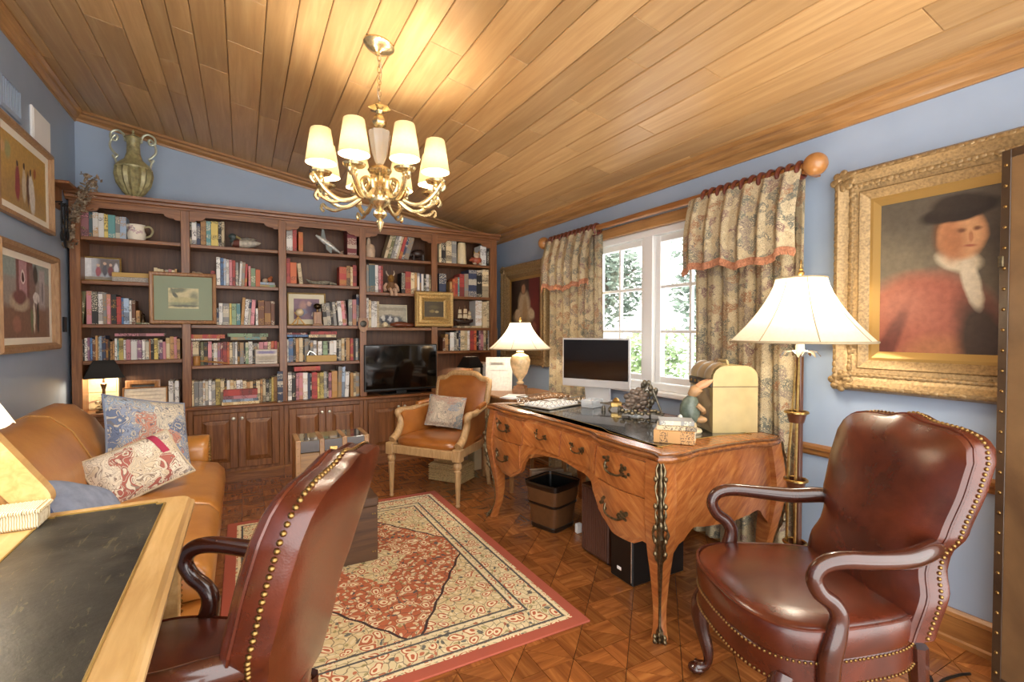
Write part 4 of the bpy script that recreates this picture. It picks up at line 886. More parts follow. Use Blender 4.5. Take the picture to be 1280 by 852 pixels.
for k in range(9): MB().box(.003, .011, -.122 + .0305*k - .004, -.122 + .0305*k + .006, -.075, .075, .001).build('slat', bl, t)
t = thing('wall_speaker', 'flat white square speaker panel high on the wall beside the register', 'speaker', (XL, 4.30, 2.575))
MB().box(0, .014, -.165, .165, -.108, .108, .004).build('frame', M['white'], t); MB().box(.014, .017, -.15, .15, -.095, .095, .002).build('grille', plain('white_grille', '#f4f4f2', .8, var=.05, scale=300), t)
# ================================================================== seating and tables
M['oxblood'] = leather('oxblood_leather', '#300f07', '#602714', .27, .35, 4.5)
M['mahog'] = plain('dark_mahogany', '#3b1a10', .22, coat=.5, var=.25, scale=20)
M['tan_leather'] = leather('tan_leather', '#9c6226', '#c68a44', .3, .35, 2.5)
M['saddle'] = leather('saddle_leather', '#7a4216', '#a96a30', .3, .35, 3.0)
M['nail'] = plain('brass_nail', '#866a3e', .32, 1.0)
nail_me = MB().lathe([(.0062, 0), (.005, .0035), (.0025, .005), (0, .0054)], 8).mesh('nailhead', M['nail'], True)
def orient(n):
    return Vector((0, 0, 1)).rotation_difference(Vector(n)).to_euler()
def along(pts, step):
    pts = [Vector(p) for p in pts]; out = [pts[0]]; acc = 0
    for a, b in zip(pts, pts[1:]):
        L = (b - a).length; d = step - acc
        while d <= L: out.append(a + (b - a)*(d/L)); d += step
        acc = L - (d - step)
    return out
def gooseneck(label, loc, rotz):
    t = thing('gooseneck_chair', label, 'armchair', loc, rotz, 'oxblood leather gooseneck armchairs')
    # seat
    def ring(k, z, inset=0.0, bow=0.0):
        out = []; n = 44
        for j in range(n):
            a = 2*math.pi*j/n; c, s_ = math.cos(a), math.sin(a); e = 3.4
            px = math.copysign(abs(c)**(2/e), c); py = math.copysign(abs(s_)**(2/e), s_)
            hw = (.262 - .038*py) - inset; y = (.265 - inset)*py - .01
            if py < 0: y -= .03*(1 - px*px)
            out.append((px*hw, y, z + bow*(1 - px*px)*(1 - py*py)))
        return out
    MB().loft([ring(0, .385), ring(0, .405, -.004), ring(0, .45, -.006), ring(0, .468, .0), ring(0, .478, .02, .0), *[[(x*q, y*q - .02*(1 - q), z) for x, y, z in ring(0, zq, .02, 0)] for q, zq in ((.75, .483), (.5, .488), (.25, .491), (.05, .492))]]).build('seat', M['oxblood'], t, smooth=True, angle=60)
    MB().loft([ring(0, .3, .006), ring(0, .305, .0), ring(0, .38, .0), ring(0, .386, .006)]).build('seat_rail', M['oxblood'], t, smooth=True)
    MB().tube(ring(0, .468, -.003), .005, 6, closed=True).build('seat_welt', M['oxblood'], t, smooth=True)
    nb = MB()
    for z in (.312, .377):
        for p in along(ring(0, z, -.001) + [ring(0, z, -.001)[0]], .0145):
            nb.ball(p, .0048, 6, 4)
    nb.build('seat_nail_trim', M['nail'], t, smooth=True, kind='stuff')
    # back: waisted at the arms, camel top, raked
    def hw(v): return lerp_tab([(0, .225), (.22, .232), (.36, .205), (.42, .205), (.55, .236), (.8, .25), (.93, .25), (1, .236)], v)
    def zt(u): return lerp_tab([(0, 1.0), (.3, .984), (.62, .982), (.86, .972), (1, .945)], abs(u))
    def yb(z): return .2 + (z - .43)*.27 + .06*max(0, z - .5)**2
    def pt(u, v, side):
        z = .40 + v*(zt(u) - .40)
        w = hw(v); x = u*w
        bul = (1 - abs(u)**4)*(1 - abs(2*v - 1)**6)
        y = yb(z) + (-.045 - .04*bul if side == 'f' else .045 + .012*bul)
        return (x, y, z)
    nu, nv = 25, 30
    us = [-1 + 2*i/(nu-1) for i in range(nu)]; vs = [j/(nv-1) for j in range(nv)]
    def loop(q):   # q 0..1: from front edge to back edge offset
        L = [(-1, v) for v in vs] + [(u, 1) for u in us[1:]] + [(1, v) for v in vs[::-1][1:]]
        return L
    mb = MB(); fid = {}; allv = []
    mb.grid(lambda a, b: pt(-1 + 2*a, b, 'f'), nu, nv)
    mb.build('inner_back', M['oxblood'], t, smooth=True, angle=70)
    MB().grid(lambda a, b: pt(-1 + 2*a, b, 'b'), nu, nv).build('outer_back', M['oxblood'], t, smooth=True, angle=70)
    L = loop(0)
    side = MB(); A = [Vector(pt(u, v, 'f')) for u, v in L]; B = [Vector(pt(u, v, 'b')) for u, v in L]
    ctr = Vector((0, yb(.7), .72))
    def out(p, k): d = Vector((p.x, 0, (p.z - .72)*.7)).normalized(); return p + d*k
    rings = [A, [out(A[i].lerp(B[i], .12), .006) for i in range(len(A))], [out(A[i].lerp(B[i], .5), .009) for i in range(len(A))], [out(A[i].lerp(B[i], .88), .006) for i in range(len(A))], B]
    side.loft(rings, False, False, closed=False).build('back_edge', M['oxblood'], t, smooth=True, angle=70)
    MB().tube([out(A[i].lerp(B[i], .2), .007) for i in range(len(A))], .0045, 6).build('back_welt', M['oxblood'], t, smooth=True)
    edge = [out(A[i].lerp(B[i], .62), .009) for i in range(len(A))]
    for p in along(edge, .0158):
        d = Vector((p.x, 0, (p.z - .72)*.7)).normalized()
        if abs(p.x) > .19: d = Vector((math.copysign(1, p.x), .1, 0)).normalized() if p.z < .94 else d
        obj('nailhead', nail_me, t, p, orient(d))
    # arms
    for sgn in (-1, 1):
        path = smoothpath([(.20, .262, .655), (.232, .215, .662), (.262, .12, .652), (.285, 0, .66), (.292, -.1, .668), (.292, -.155, .655), (.291, -.175, .62), (.29, -.155, .578), (.288, -.118, .548), (.286, -.1, .512), (.285, -.108, .46), (.283, -.122, .40), (.28, -.125, .32)], 4)
        r = [lerp_tab([(0, .026), (.12, .03), (.3, .024), (.5, .022), (.62, .022), (.75, .025), (.9, .032), (1, .03)], i/(len(path)-1)) for i in range(len(path))]
        MB().tube([(sgn*x, y, z) for x, y, z in path], r, 12, flat=.8).build('arm', M['mahog'], t, smooth=True, angle=60)
    # legs
    for sgn in (-1, 1):
        p = smoothpath([(.225, -.215, .32), (.24, -.24, .26), (.238, -.238, .18), (.222, -.222, .1), (.22, -.222, .045), (.238, -.25, .022)], 4)
        MB().tube([(sgn*x, y, z) for x, y, z in p], [lerp_tab([(0, .034), (.25, .034), (.5, .024), (.8, .015), (.92, .02), (1, .028)], i/(len(p)-1)) for i in range(len(p))], 12).build('front_leg', M['mahog'], t, smooth=True, angle=60)
        f = MB().ball((sgn*.24, -.252, .018), (.03, .034, .018), 14, 8); f.build('pad_foot', M['mahog'], t, smooth=True)
        p = smoothpath([(.19, .215, .36), (.192, .225, .2), (.2, .25, .1), (.206, .285, 0)], 3)
        MB().tube([(sgn*x, y, z) for x, y, z in p], [.026 - .008*i/(len(p)-1) for i in range(len(p))], 8).build('rear_leg', M['mahog'], t, smooth=True)
    return t
gooseneck('oxblood leather armchair with gooseneck arms beside the ormolu desk', (1.61, .945, 0), math.radians(-115))
gooseneck('oxblood leather armchair with gooseneck arms pushed to the leather topped table', (-.135, 1.335, 0), math.radians(-118))

# --- sofa along the side wall
t = thing('leather_sofa', 'long tan leather sofa against the blue wall under two paintings', 'sofa', (-.6, 2.78, 0)); SY0, SY1 = 1.86, 3.68
def so(x, y, z): return (x + .6, y - 2.78, z)
ys = [SY0 + .02 + (SY1 - SY0 - .04)*k/40 for k in range(41)]
def endfall(y, r=.16):
    d = min(y - SY0, SY1 - y); q = min(1, max(0, d/r)); return math.sqrt(max(0, 1 - (1-q)**2))
bk = MB(); rings = []
for y in ys:
    e = endfall(y, .24); top = .50 + .385*(.25 + .75*e) + .012*math.sin((y - SY0)*5)
    prof = [(-.60, .36), (-.615, .46), (-.655, .46 + (top-.46)*.45), (-.73, .46 + (top-.46)*.8), (-.81, top - .012), (-.88, top), (-.95, top - .03), (-.985, top - .12), (-1.0, .4), (-1.0, .1), (-.7, .1)]
    rings.append([so(x, y, z) for x, z in prof])
bk.loft(rings).build('back', M['tan_leather'], t, smooth=True, angle=50)
for yy in (2.38, 3.06):
    k = min(range(41), key=lambda i: abs(ys[i] - yy)); MB().tube([Vector(p) + Vector((.003, 0, .002)) for p in rings[k][1:7]], .004, 6).build('back_seam', plain('tan_seam', '#a87c44', .5) if 'tan_seam' not in bpy.data.materials else bpy.data.materials['tan_seam'], t, smooth=True)
for a, b in ((SY0 + .2, 2.77), (2.775, SY1 - .06)):
    rr = []
    for y in [a, a + .008, a + .03, a + .09] + [a + (b-a)*q for q in (.3, .5, .7)] + [b - .09, b - .03, b - .008, b]:
        e = min(1, min(y - a, b - y)/.05 + .001); e = math.sqrt(1 - (1-e)**2); i = .022*(1 - e)
        rr.append([so(x, y, z) for x, z in ((-.64, .31 + i), (-.64, .47 - i), (-.45, .487 - i), (-.25, .478 - i), (-.15, .455 - i), (-.11 - i, .41), (-.105 - i, .35), (-.125 - i, .31 + i))])
    MB().loft(rr).build('seat_cushion', M['tan_leather'], t, smooth=True, angle=60)
MB().loft([[so(x, y, z) for x, z in ((-.95, .06), (-.95, .31), (-.14, .31), (-.12, .28), (-.13, .1), (-.15, .06))] for y in (SY0 + .03, SY1 - .03)]).build('base', M['tan_leather'], t, smooth=True)
for y0, y1 in ((SY0 - .02, SY0 + .18), (SY1 - .05, SY1 + .15)):
    ym = (y0 + y1)/2; rr = []
    for x, s_ in ((-.98, .86), (-.97, 1), (-.6, 1), (-.3, 1), (-.235, .98), (-.21, .9), (-.2, .7)):
        prof = [(-.1, .06), (-.1, .3), (-.1, .46), (-.115, .53), (-.09, .585), (-.03, .61), (.04, .605), (.095, .57), (.11, .52), (.1, .46), (.1, .3), (.1, .06)]
        rr.append([so(x, ym + q*s_, .06 + (z - .06)*(.97 + .03*s_)) for q, z in prof])
    a = MB().loft(rr).build('arm', M['tan_leather'], t, smooth=True, angle=50)
    nb = MB()
    for p in along([so(-.197, ym + q*.72, z) for q, z in ((-.1, .12), (-.1, .3), (-.1, .46), (-.085, .55), (0, .59), (.085, .55), (.1, .46), (.1, .3), (.1, .12))], .018): nb.ball(p, .006, 6, 4)
    nb.build('arm_nail_trim', M['nail'], a, kind='stuff')
for x, y in ((-.2, SY0 + .08), (-.2, SY1 - .0), (-.9, SY0 + .08), (-.9, SY1 - .0)):
    MB().lathe([(.02, 0), (.03, .03), (.03, .062)], 12, so(x, y, 0)).build('bun_foot', M['mahog'], t, smooth=True)
# --- cushions
def cushion(name, label, loc, rot, w, h, th, m, piping=None, group=None, stripe=None):
    t = thing(name, label, 'cushion', loc, 0, group); t.rotation_euler = rot; n = 15
    def P(a, b, s_):
        x, z = (a-.5)*2, (b-.5)*2; q = (1 - x**4)*(1 - z**4)
        k = 1 - .05*(1 - abs(x)**2)*abs(z)**3
        return (x*w/2*(1 - .06*(1 - x*x)*0 - .05*(1-z*z)*abs(x)**3), s_*th/2*q**.6, z*h/2*(1 - .05*(1-x*x)*abs(z)**3))
    mb = MB(); mb.grid(lambda a, b: P(a, b, -1), n, n); mb.grid(lambda a, b: P(a, b, 1), n, n); mb.build('cushion_cover', m, t, smooth=True)
    e = [P(i/12, 0, 0) for i in range(13)] + [P(1, i/12, 0) for i in range(1, 13)] + [P(1 - i/12, 1, 0) for i in range(1, 13)] + [P(0, 1 - i/12, 0) for i in range(1, 12)]
    if stripe: MB().grid(lambda a, b: Vector(P(.70 + .09*a + .05*(1-b), .5 + .48*b, -1)) + Vector((0, -.0025, 0)), 5, 10).build('stripe', stripe, t, smooth=True)
    MB().tube(e, .006, 6, closed=True).build('piping', piping or m, t, smooth=True); return t
pil1 = floral('blue_flower_tapestry', [(0, '#8f9cb4'), (.2, '#c9b79c'), (.4, '#6f7d9a'), (.55, '#c08a78'), (.7, '#d6cdb8'), (.85, '#9fb0c4')], 13, '#c6c0b2', '#4b5268', .15, 2.0)
pil2 = floral('figure_tapestry', [(0, '#ddd4c2'), (.3, '#8f7c74'), (.45, '#d2c4aa'), (.6, '#a8665c'), (.7, '#e2dac8'), (.9, '#9a9490')], 13, '#d9cfbc', '#6a564e', .15, 2.0)
cushion('tapestry_cushion', 'large blue flowered tapestry cushion leaning on the sofa arm', (-.475, 3.42, .69), Euler((math.radians(-26), math.radians(14), math.radians(40)), 'XYZ'), .46, .44, .15, pil1, plain('blue_cord', '#7d879c', .8))
cushion('figure_cushion', 'oblong tapestry cushion with a crimson stripe before the flowered one', (-.46, 3.0, .605), Euler((math.radians(-38), math.radians(-14), math.radians(32)), 'XYZ'), .40, .27, .13, pil2, plain('beige_cord', '#b7a68c', .8), stripe=plain('crimson_band', '#a52f4e', .8))
cushion('blue_cushion', 'faded blue cushion sunk in the sofa end behind the writing table', (-.50, 2.30, .60), Euler((math.radians(-40), math.radians(24), math.radians(66)), 'XYZ'), .36, .30, .12, plain('faded_blue_cloth', '#7d879c', .9, var=.2, scale=25), plain('navy_cord', '#4a5878', .8))

# --- writing table in front
M['maple'] = wood('honey_maple', '#b28a52', '#dab983', (1, 10, 1), 2.4, .3, .35, mid='#c8a268')
t = thing('writing_table', 'honey wood writing table inset with worn black leather', 'table', (-.5, 1.2, 0)); TX0, TX1, TY0, TY1, TZ = -.98, -.14, .42, 1.87, .76
def wt(x, y, z): return (x + .5, y - 1.2, z)
def rrect(x0, x1, y0, y1, z, r=.03, n=5):
    o = []
    for cx, cy, a0 in ((x1-r, y1-r, 0), (x0+r, y1-r, 90), (x0+r, y0+r, 180), (x1-r, y0+r, 270)):
        o += [wt(cx + r*math.cos(math.radians(a0 + 90*k/n)), cy + r*math.sin(math.radians(a0 + 90*k/n)), z) for k in range(n+1)]
    return o
mb = MB(); rg_ = [(-.02, TZ-.034), (-.012, TZ-.034), (0, TZ-.026), (0, TZ-.016), (-.008, TZ-.012), (-.012, TZ-.004), (-.016, TZ)]
mb.loft([rrect(TX0 - i, TX1 + i, TY0 - i, TY1 + i, z) for i, z in rg_]).build('table_top', M['maple'], t, smooth=True, angle=30)
def worn():
    m, nt, b = nodes('worn_black_leather'); v = coords(nt)
    base = ramp(nt, [(.35, '#1d1c1a'), (.7, '#423f38')], noise(nt, v, 6, 5, .65)).outputs[0]
    sc = N(nt, 'ShaderNodeMapping'); sc.inputs['Rotation'].default_value = (0, 0, .6); sc.inputs['Scale'].default_value = (14, 3, 1); nt.links.new(v, sc.inputs['Vector'])
    scr = math_(nt, 'GREATER_THAN', noise(nt, sc.outputs[0], 5, 3, .7, 1.2), .63)
    col = mix(nt, base, '#6e6648', math_(nt, 'MULTIPLY', scr, .4)); nt.links.new(col, b.inputs['Base Color']); b.inputs['Roughness'].default_value = .42
    bump(nt, b, noise(nt, v, 90, 4), .15, .003); return m
wl = worn(); gilt = plain('tooled_gilt_line', '#9c7f42', .4, .5)
for x0, x1 in ((-.485, -.212), (-.91, -.56)):
    MB().prism([wt(x, y, 0)[:2] for x, y in ((x0, TY0+.08), (x1, TY0+.08), (x1, TY1-.075), (x1-.02, TY1-.075), (x1-.02, TY1-.06), (x0+.02, TY1-.06), (x0+.02, TY1-.075), (x0, TY1-.075))], 'z', TZ-.002, TZ+.0012).build('leather_inset', wl, t)
    MB().tube([wt(x, y, TZ+.0012) for x, y in ((x0, TY0+.08), (x1, TY0+.08), (x1, TY1-.075), (x1-.02, TY1-.075), (x1-.02, TY1-.06), (x0+.02, TY1-.06), (x0+.02, TY1-.075), (x0, TY1-.075))], .0032, 6, closed=True).build('tooled_line', gilt, t)
MB().box(*[v for p in ((TX0+.05-(-.5), TX1-.04+.5), (TY0+.05-1.2, TY1-.05-1.2), (TZ-.06, TZ-.034)) for v in p], .004).build('apron', M['maple'], t)
for x in (TX0+.07, TX1-.06):
    for y in (TY0+.07, TY1-.07):
        MB().loft([oval(wt(x, y, 0)[0], wt(x, y, 0)[1], r, r, z, 12, 5) for r, z in ((.016, 0), (.02, .3), (.027, TZ-.13))]).build('leg', M['maple'], t, smooth=True)
# woven box, curved book rest and shaded lamp on the table
def weave():
    m, nt, b = nodes('white_wicker'); v = coords(nt, (1, 1, 1)); ck = N(nt, 'ShaderNodeTexWave', i_Scale=60.0, i_Distortion=2.0); nt.links.new(v, ck.inputs['Vector'])
    r = ramp(nt, [(.2, '#b9a67c'), (.7, '#efe6cc')], ck.outputs['Fac']); nt.links.new(r.outputs[0], b.inputs['Base Color']); b.inputs['Roughness'].default_value = .7; bump(nt, b, ck.outputs['Fac'], .5, .004); return m
t = thing('wicker_tray', 'small cream woven box on the corner of the writing table', 'box', (-.555, 1.765, TZ + .0014)); wk = weave()
mb = MB(); mb.box(-.08, .08, -.045, .045, 0, .048, .006); mb.build('body', wk, t)
rb = MB()
for k in range(19):
    x = -.078 + .156*k/18
    for sgn in (-1, 1): rb.ball((x, sgn*.045, .046), (.006, .006, .006), 6, 4)
for k in range(10):
    y = -.043 + .086*k/9
    for sgn in (-1, 1): rb.ball((sgn*.08, y, .046), (.006, .006, .006), 6, 4)
rb.build('braided_rim', wk, t, smooth=True)
MB().box(-.074, .074, -.04, .04, .048, .052, .002).build('lid', wk, t)
t = thing('curved_book_rest', 'curved honey wood book rest at the far end of the writing table', 'book rest', (-.66, 1.842, TZ + .0014))
cur = smoothpath([(.13, .0), (.17, .022), (.182, .06), (.14, .13), (.085, .215), (.025, .305), (-.05, .39)], 4)
poly = cur + [(x - .07, z - .04) for x, z in cur[::-1][:-8]] + [(.06, .02), (.05, 0)]
MB().prism(poly, 'y', -.022, .02).build('curved_side', M['maple'], t, smooth=True, angle=40)
MB().prism([(x - .075, z - .03) for x, z in cur[8:]] + [(-.2, .3), (-.2, 0), (.04, 0)], 'y', -.006, .006).build('inner_panel', M['trim'], t)
M['shade_cream'] = shade_mat('cream_shade_silk', '#f3e6c4', .5)
t = thing('cream_shade_lamp', 'table lamp with scalloped cream shade beside the curved book rest', 'lamp', (-.61, 1.60, TZ + .0014))
n = 48; mb = MB(); rr = []
for r, z in ((.07, .43), (.09, .36), (.125, .30)): rr.append([(r*math.cos(2*math.pi*j/n), r*math.sin(2*math.pi*j/n), z - (.008*abs(math.sin(8*math.pi*j/n*1.0)) if z < .31 else 0)) for j in range(n)])
mb.loft(rr, False, False).build('lamp_shade', M['shade_cream'], t, smooth=True)
MB().lathe([(.06, 0), (.062, .012), (.03, .03), (.022, .06), (.04, .12), (.034, .17), (.012, .22), (.01, .3), (0, .3)], 18).build('lamp_base', M['brass'], t, smooth=True)
MB().ball((0, 0, .365), (.022, .022, .03), 10, 6).build('bulb', glow('table_bulb', '#ffe6bd', 8), t, smooth=True); bulb_light(t, (0, 0, .365), 9, .036, (1.0, .9, .76))

# --- rug
def rugmat():
    m, nt, b = nodes('persian_rug'); tc = N(nt, 'ShaderNodeTexCoord'); sp = N(nt, 'ShaderNodeSeparateXYZ'); nt.links.new(tc.outputs['Object'], sp.inputs[0])
    ax = math_(nt, 'ABSOLUTE', sp.outputs[0]); ay = math_(nt, 'ABSOLUTE', sp.outputs[1])
    d = math_(nt, 'MINIMUM', math_(nt, 'SUBTRACT', .715, ax), math_(nt, 'SUBTRACT', 1.0, ay))
    v = tc.outputs['Object']
    # scrolling flower motifs
    nz = N(nt, 'ShaderNodeTexNoise', i_Scale=9.0, i_Detail=2.0); nt.links.new(v, nz.inputs['Vector'])
    wv = N(nt, 'ShaderNodeVectorMath', operation='MULTIPLY_ADD'); wv.inputs[1].default_value = (.09, .09, 0); nt.links.new(nz.outputs['Color'], wv.inputs[0]); nt.links.new(v, wv.inputs[2])
    def vor(scale, feat='F1'):
        n = N(nt, 'ShaderNodeTexVoronoi', feature=feat, i_Scale=float(scale)); n.voronoi_dimensions = '2D'; nt.links.new(wv.outputs[0], n.inputs['Vector']); return n
    v1, v2, ve = vor(15), vor(38), vor(15, 'DISTANCE_TO_EDGE'); ve2 = vor(27, 'DISTANCE_TO_EDGE')
    s1 = N(nt, 'ShaderNodeSeparateColor'); nt.links.new(v1.outputs['Color'], s1.inputs[0]); s2 = N(nt, 'ShaderNodeSeparateColor'); nt.links.new(v2.outputs['Color'], s2.inputs[0])
    flower = ramp(nt, [(0, '#b96a4c'), (.12, '#eadcb8'), (.26, '#b56a4c'), (.36, '#e0d0a8'), (.55, '#6a6458')], math_(nt, 'MULTIPLY', v1.outputs['Distance'], 1.0), 'CONSTANT').outputs[0]
    small = ramp(nt, [(0, '#eadcb8'), (.25, '#b8694c'), (.4, '#dccba0'), (.6, '#5e6060'), (.7, '#e4d6b0'), (.9, '#a39868')], s2.outputs[0], 'CONSTANT').outputs[0]
    smask = math_(nt, 'LESS_THAN', v2.outputs['Distance'], .34); fmask = math_(nt, 'LESS_THAN', v1.outputs['Distance'], .42)
    vine = math_(nt, 'LESS_THAN', ve2.outputs['Distance'], .045)
    def motif(ground, fm=1.0):
        c = mix(nt, ground, small, math_(nt, 'MULTIPLY', smask, .9)); c = mix(nt, c, '#5a5044', math_(nt, 'MULTIPLY', vine, .7))
        return mix(nt, c, flower, math_(nt, 'MULTIPLY', fmask, math_(nt, 'GREATER_THAN', s1.outputs[0], 1 - fm*.55)))
    field = motif('#d8c598'); rust = motif('#bd6e4e', .8); bord = motif('#dccda4', 1.3)
    # stepped medallion and corner pieces
    saw = math_(nt, 'MULTIPLY', math_(nt, 'PINGPONG', math_(nt, 'MULTIPLY', ay, 1.0), .06), .35)
    m1 = math_(nt, 'ADD', math_(nt, 'MULTIPLY', ax, 1/.55), math_(nt, 'ADD', math_(nt, 'MULTIPLY', ay, 1/.8), saw))
    inmed = math_(nt, 'LESS_THAN', m1, 1.0); inmed2 = math_(nt, 'LESS_THAN', m1, .34)
    corner = math_(nt, 'GREATER_THAN', m1, 1.92)
    medl = math_(nt, 'LESS_THAN', math_(nt, 'ABSOLUTE', math_(nt, 'SUBTRACT', m1, 1.0)), .013); corl = math_(nt, 'LESS_THAN', math_(nt, 'ABSOLUTE', math_(nt, 'SUBTRACT', m1, 1.92)), .013)
    col = mix(nt, field, rust, inmed); col = mix(nt, col, field, inmed2); col = mix(nt, col, rust, math_(nt, 'MULTIPLY', corner, .75))
    col = mix(nt, col, '#4a3a38', medl); col = mix(nt, col, '#454a52', corl)
    col = mix(nt, col, bord, math_(nt, 'LESS_THAN', d, .25))
    for a, c in ((.25, '#575654'), (.235, '#e2d4ae'), (.205, '#575654'), (.085, '#575654'), (.07, '#e2d4ae')):
        w = math_(nt, 'LESS_THAN', math_(nt, 'ABSOLUTE', math_(nt, 'SUBTRACT', d, a)), .0055); col = mix(nt, col, c, w)
    col = mix(nt, col, '#a85a48', math_(nt, 'LESS_THAN', d, .055))
    nt.links.new(col, b.inputs['Base Color']); b.inputs['Roughness'].default_value = .95; b.inputs['Specular IOR Level'].default_value = .1
    bump(nt, b, noise(nt, v, 300, 2), .4, .004); return m
t = thing('persian_rug', 'rust and cream Persian style rug with a red border', 'rug', (.612, 2.715, 0))
MB().box(-.715, .715, -1.0, 1.0, .0005, .009, .002).build('pile', rugmat(), t)
# --- wooden chest and strapped trunk on the rug
RUGZ = .0095; cw = wood('old_chest_wood', '#35200f', '#5c3c20', (14, 1, 1), 2.5, .5)
t = thing('wooden_chest', 'low dark wooden chest standing on the rug', 'chest', (.43, 2.92, RUGZ))
MB().box(-.215, .215, -.18, .18, 0, .3, .004).build('body', cw, t); MB().box(-.219, .219, -.184, .184, .302, .352, .006).build('lid', cw, t)
for x in (-.2, .2):
    for z in (.05, .26): MB().ball((x, -.181, z), (.005, .003, .005), 8, 4).build('iron_stud', M['nail'], t); MB().ball((x - .012, -.181, z), (.005, .003, .005), 8, 4).build('iron_stud', M['nail'], t)
CZ = RUGZ + .352
t = thing('strapped_trunk', 'small travel trunk with tan straps and glossy dark lid', 'trunk', (.435, 2.985, CZ + .0005)); tk = leather('trunk_tan', '#7a5228', '#a67a44'); gl = plain('glossy_dark_lid', '#241a14', .1, coat=.8)
MB().box(-.19, .19, -.105, .105, .022, .25, .003).build('body', wood('trunk_board', '#6b4a28', '#96703e', (14, 1, 1), 3, .4), t)
MB().box(-.192, .192, -.108, .108, .252, .32, .004).build('lid', gl, t)
for x in (-.182, -.06, .06, .182):
    MB().box(x - .013, x + .013, -.112, .112, .018, .324, .003).build('strap', tk, t)
    for z in (.05, .1, .15, .2, .24, .28, .31): MB().ball((x, -.1125, z), (.004, .003, .004), 6, 4).build('stud', M['nail'], t)
for x in (-.17, .17):
    for y in (-.085, .085): MB().lathe([(.018, 0), (.02, .01), (.016, .02), (0, .022)], 12, (x, y, 0)).build('foot', plain('grey_felt_foot', '#5a5a56', .7) if 'grey_felt_foot' not in bpy.data.materials else bpy.data.materials['grey_felt_foot'], t)
MB().box(-.02, .02, -.117, -.108, .235, .275, .002).build('lock_plate', M['brass'], t)

# --- carved armchair by the television
M['limed'] = wood('limed_carved_wood', '#8a6840', '#bd9a6c', (1, 1, 8), 5, .5, .1, rel=.25)
t = thing('carved_armchair', 'carved wood armchair with saddle tan leather before the television', 'armchair', (1.395, 3.705, 0), math.radians(-53.7))
def lg(x, y): return [(x, y)]
fl_ = [(.014, 0), (.017, .012), (.012, .02), (.014, .03), (.023, .24), (.026, .262), (.02, .27), (.03, .284), (.032, .3), (.026, .318), (.02, .325), (.03, .33)]
for x in (-.3, .3): MB().lathe(fl_, 24, (x, -.27, 0), flute=8, fa=.05).build('front_leg', M['limed'], t, smooth=True); MB().box(x-.033, x+.033, -.303, -.237, .33, .42, .005).build('corner_block', M['limed'], t)
for x in (-.25, .25): MB().tube([(x, .25, .4), (x, .26, .2), (x, .31, 0)], [.026, .022, .016], 8).build('rear_leg', M['limed'], t, smooth=True)
MB().box(-.267, .267, -.298, -.262, .34, .405, .006).build('front_rail', M['limed'], t)
for sgn in (-1, 1): MB().loft([[(sgn*x, y, z) for x, z in ((.262, .34), (.298, .34), (.298, .405), (.262, .405))] if False else [(sgn*(x + dx), y, z) for x, z in ((.262, .34), (.298, .34), (.298, .405), (.262, .405))] for y, dx in ((-.237, 0), (.28, -.045))]).build('side_rail', M['limed'], t)
MB().box(-.22, .22, .25, .285, .34, .405, .005).build('back_rail', M['limed'], t)
rr = []
def seatring(z, i, bow=0): return [(x*(1 - .08*(y + .28)/.53), y, z + bow) for x, y, _ in oval(0, -.025, .29 - i, .265 - i, 0, 32, 5)]
MB().loft([seatring(.395, .012), seatring(.42, 0), seatring(.445, .004), seatring(.462, .03), seatring(.472, .1), seatring(.476, .2)]).build('seat_cushion', M['saddle'], t, smooth=True, angle=60)
def yb2(z): return .215 + (z - .42)*.24
def bz(u): return .9 + .035*max(0, math.cos(u*math.pi/1.1))**.5 if abs(u) < .55 else .9
def bouter(u, v):
    top = .885 + .045*(1/(1 + math.exp((abs(u) - .62)*18))); return top
def bp(u, v, side):
    z = .43 + v*(bouter(u, v) - .03 - .43); w = lerp_tab([(0, .215), (.6, .255), (1, .262)], v) - .03
    return (u*w, yb2(z) + (-.02 - .03*(1 - u**4)*(1 - abs(2*v-1)**5) if side < 0 else .028), z)
MB().grid(lambda a, b: bp(2*a-1, b, -1), 19, 15).build('back_upholstery', M['saddle'], t, smooth=True); MB().grid(lambda a, b: bp(2*a-1, b, 1), 19, 15).build('outer_back', M['saddle'], t, smooth=True)
ep = [(-1, q/10) for q in range(11)] + [(-1 + 2*q/24, 1) for q in range(1, 25)] + [(1, 1 - q/10) for q in range(1, 11)]
fr = []
for u, v in ep:
    a, b = Vector(bp(u, v, -1)), Vector(bp(u, v, 1)); c = a.lerp(b, .5); dd = Vector((u if abs(u) == 1 else 0, 0, 1 if v == 1 else 0)); dd.normalize(); fr.append(c + dd*.014)
MB().tube(fr, .027, 10, up=(0, 1, 0)).build('back_frame', M['limed'], t, smooth=True, angle=60)
cb = MB()
for p in along(fr, .022): cb.ball(p + Vector((0, -.024, 0)), (.009, .006, .008), 7, 4)
cb.build('carved_leafwork', M['limed'], t, smooth=True, kind='stuff')
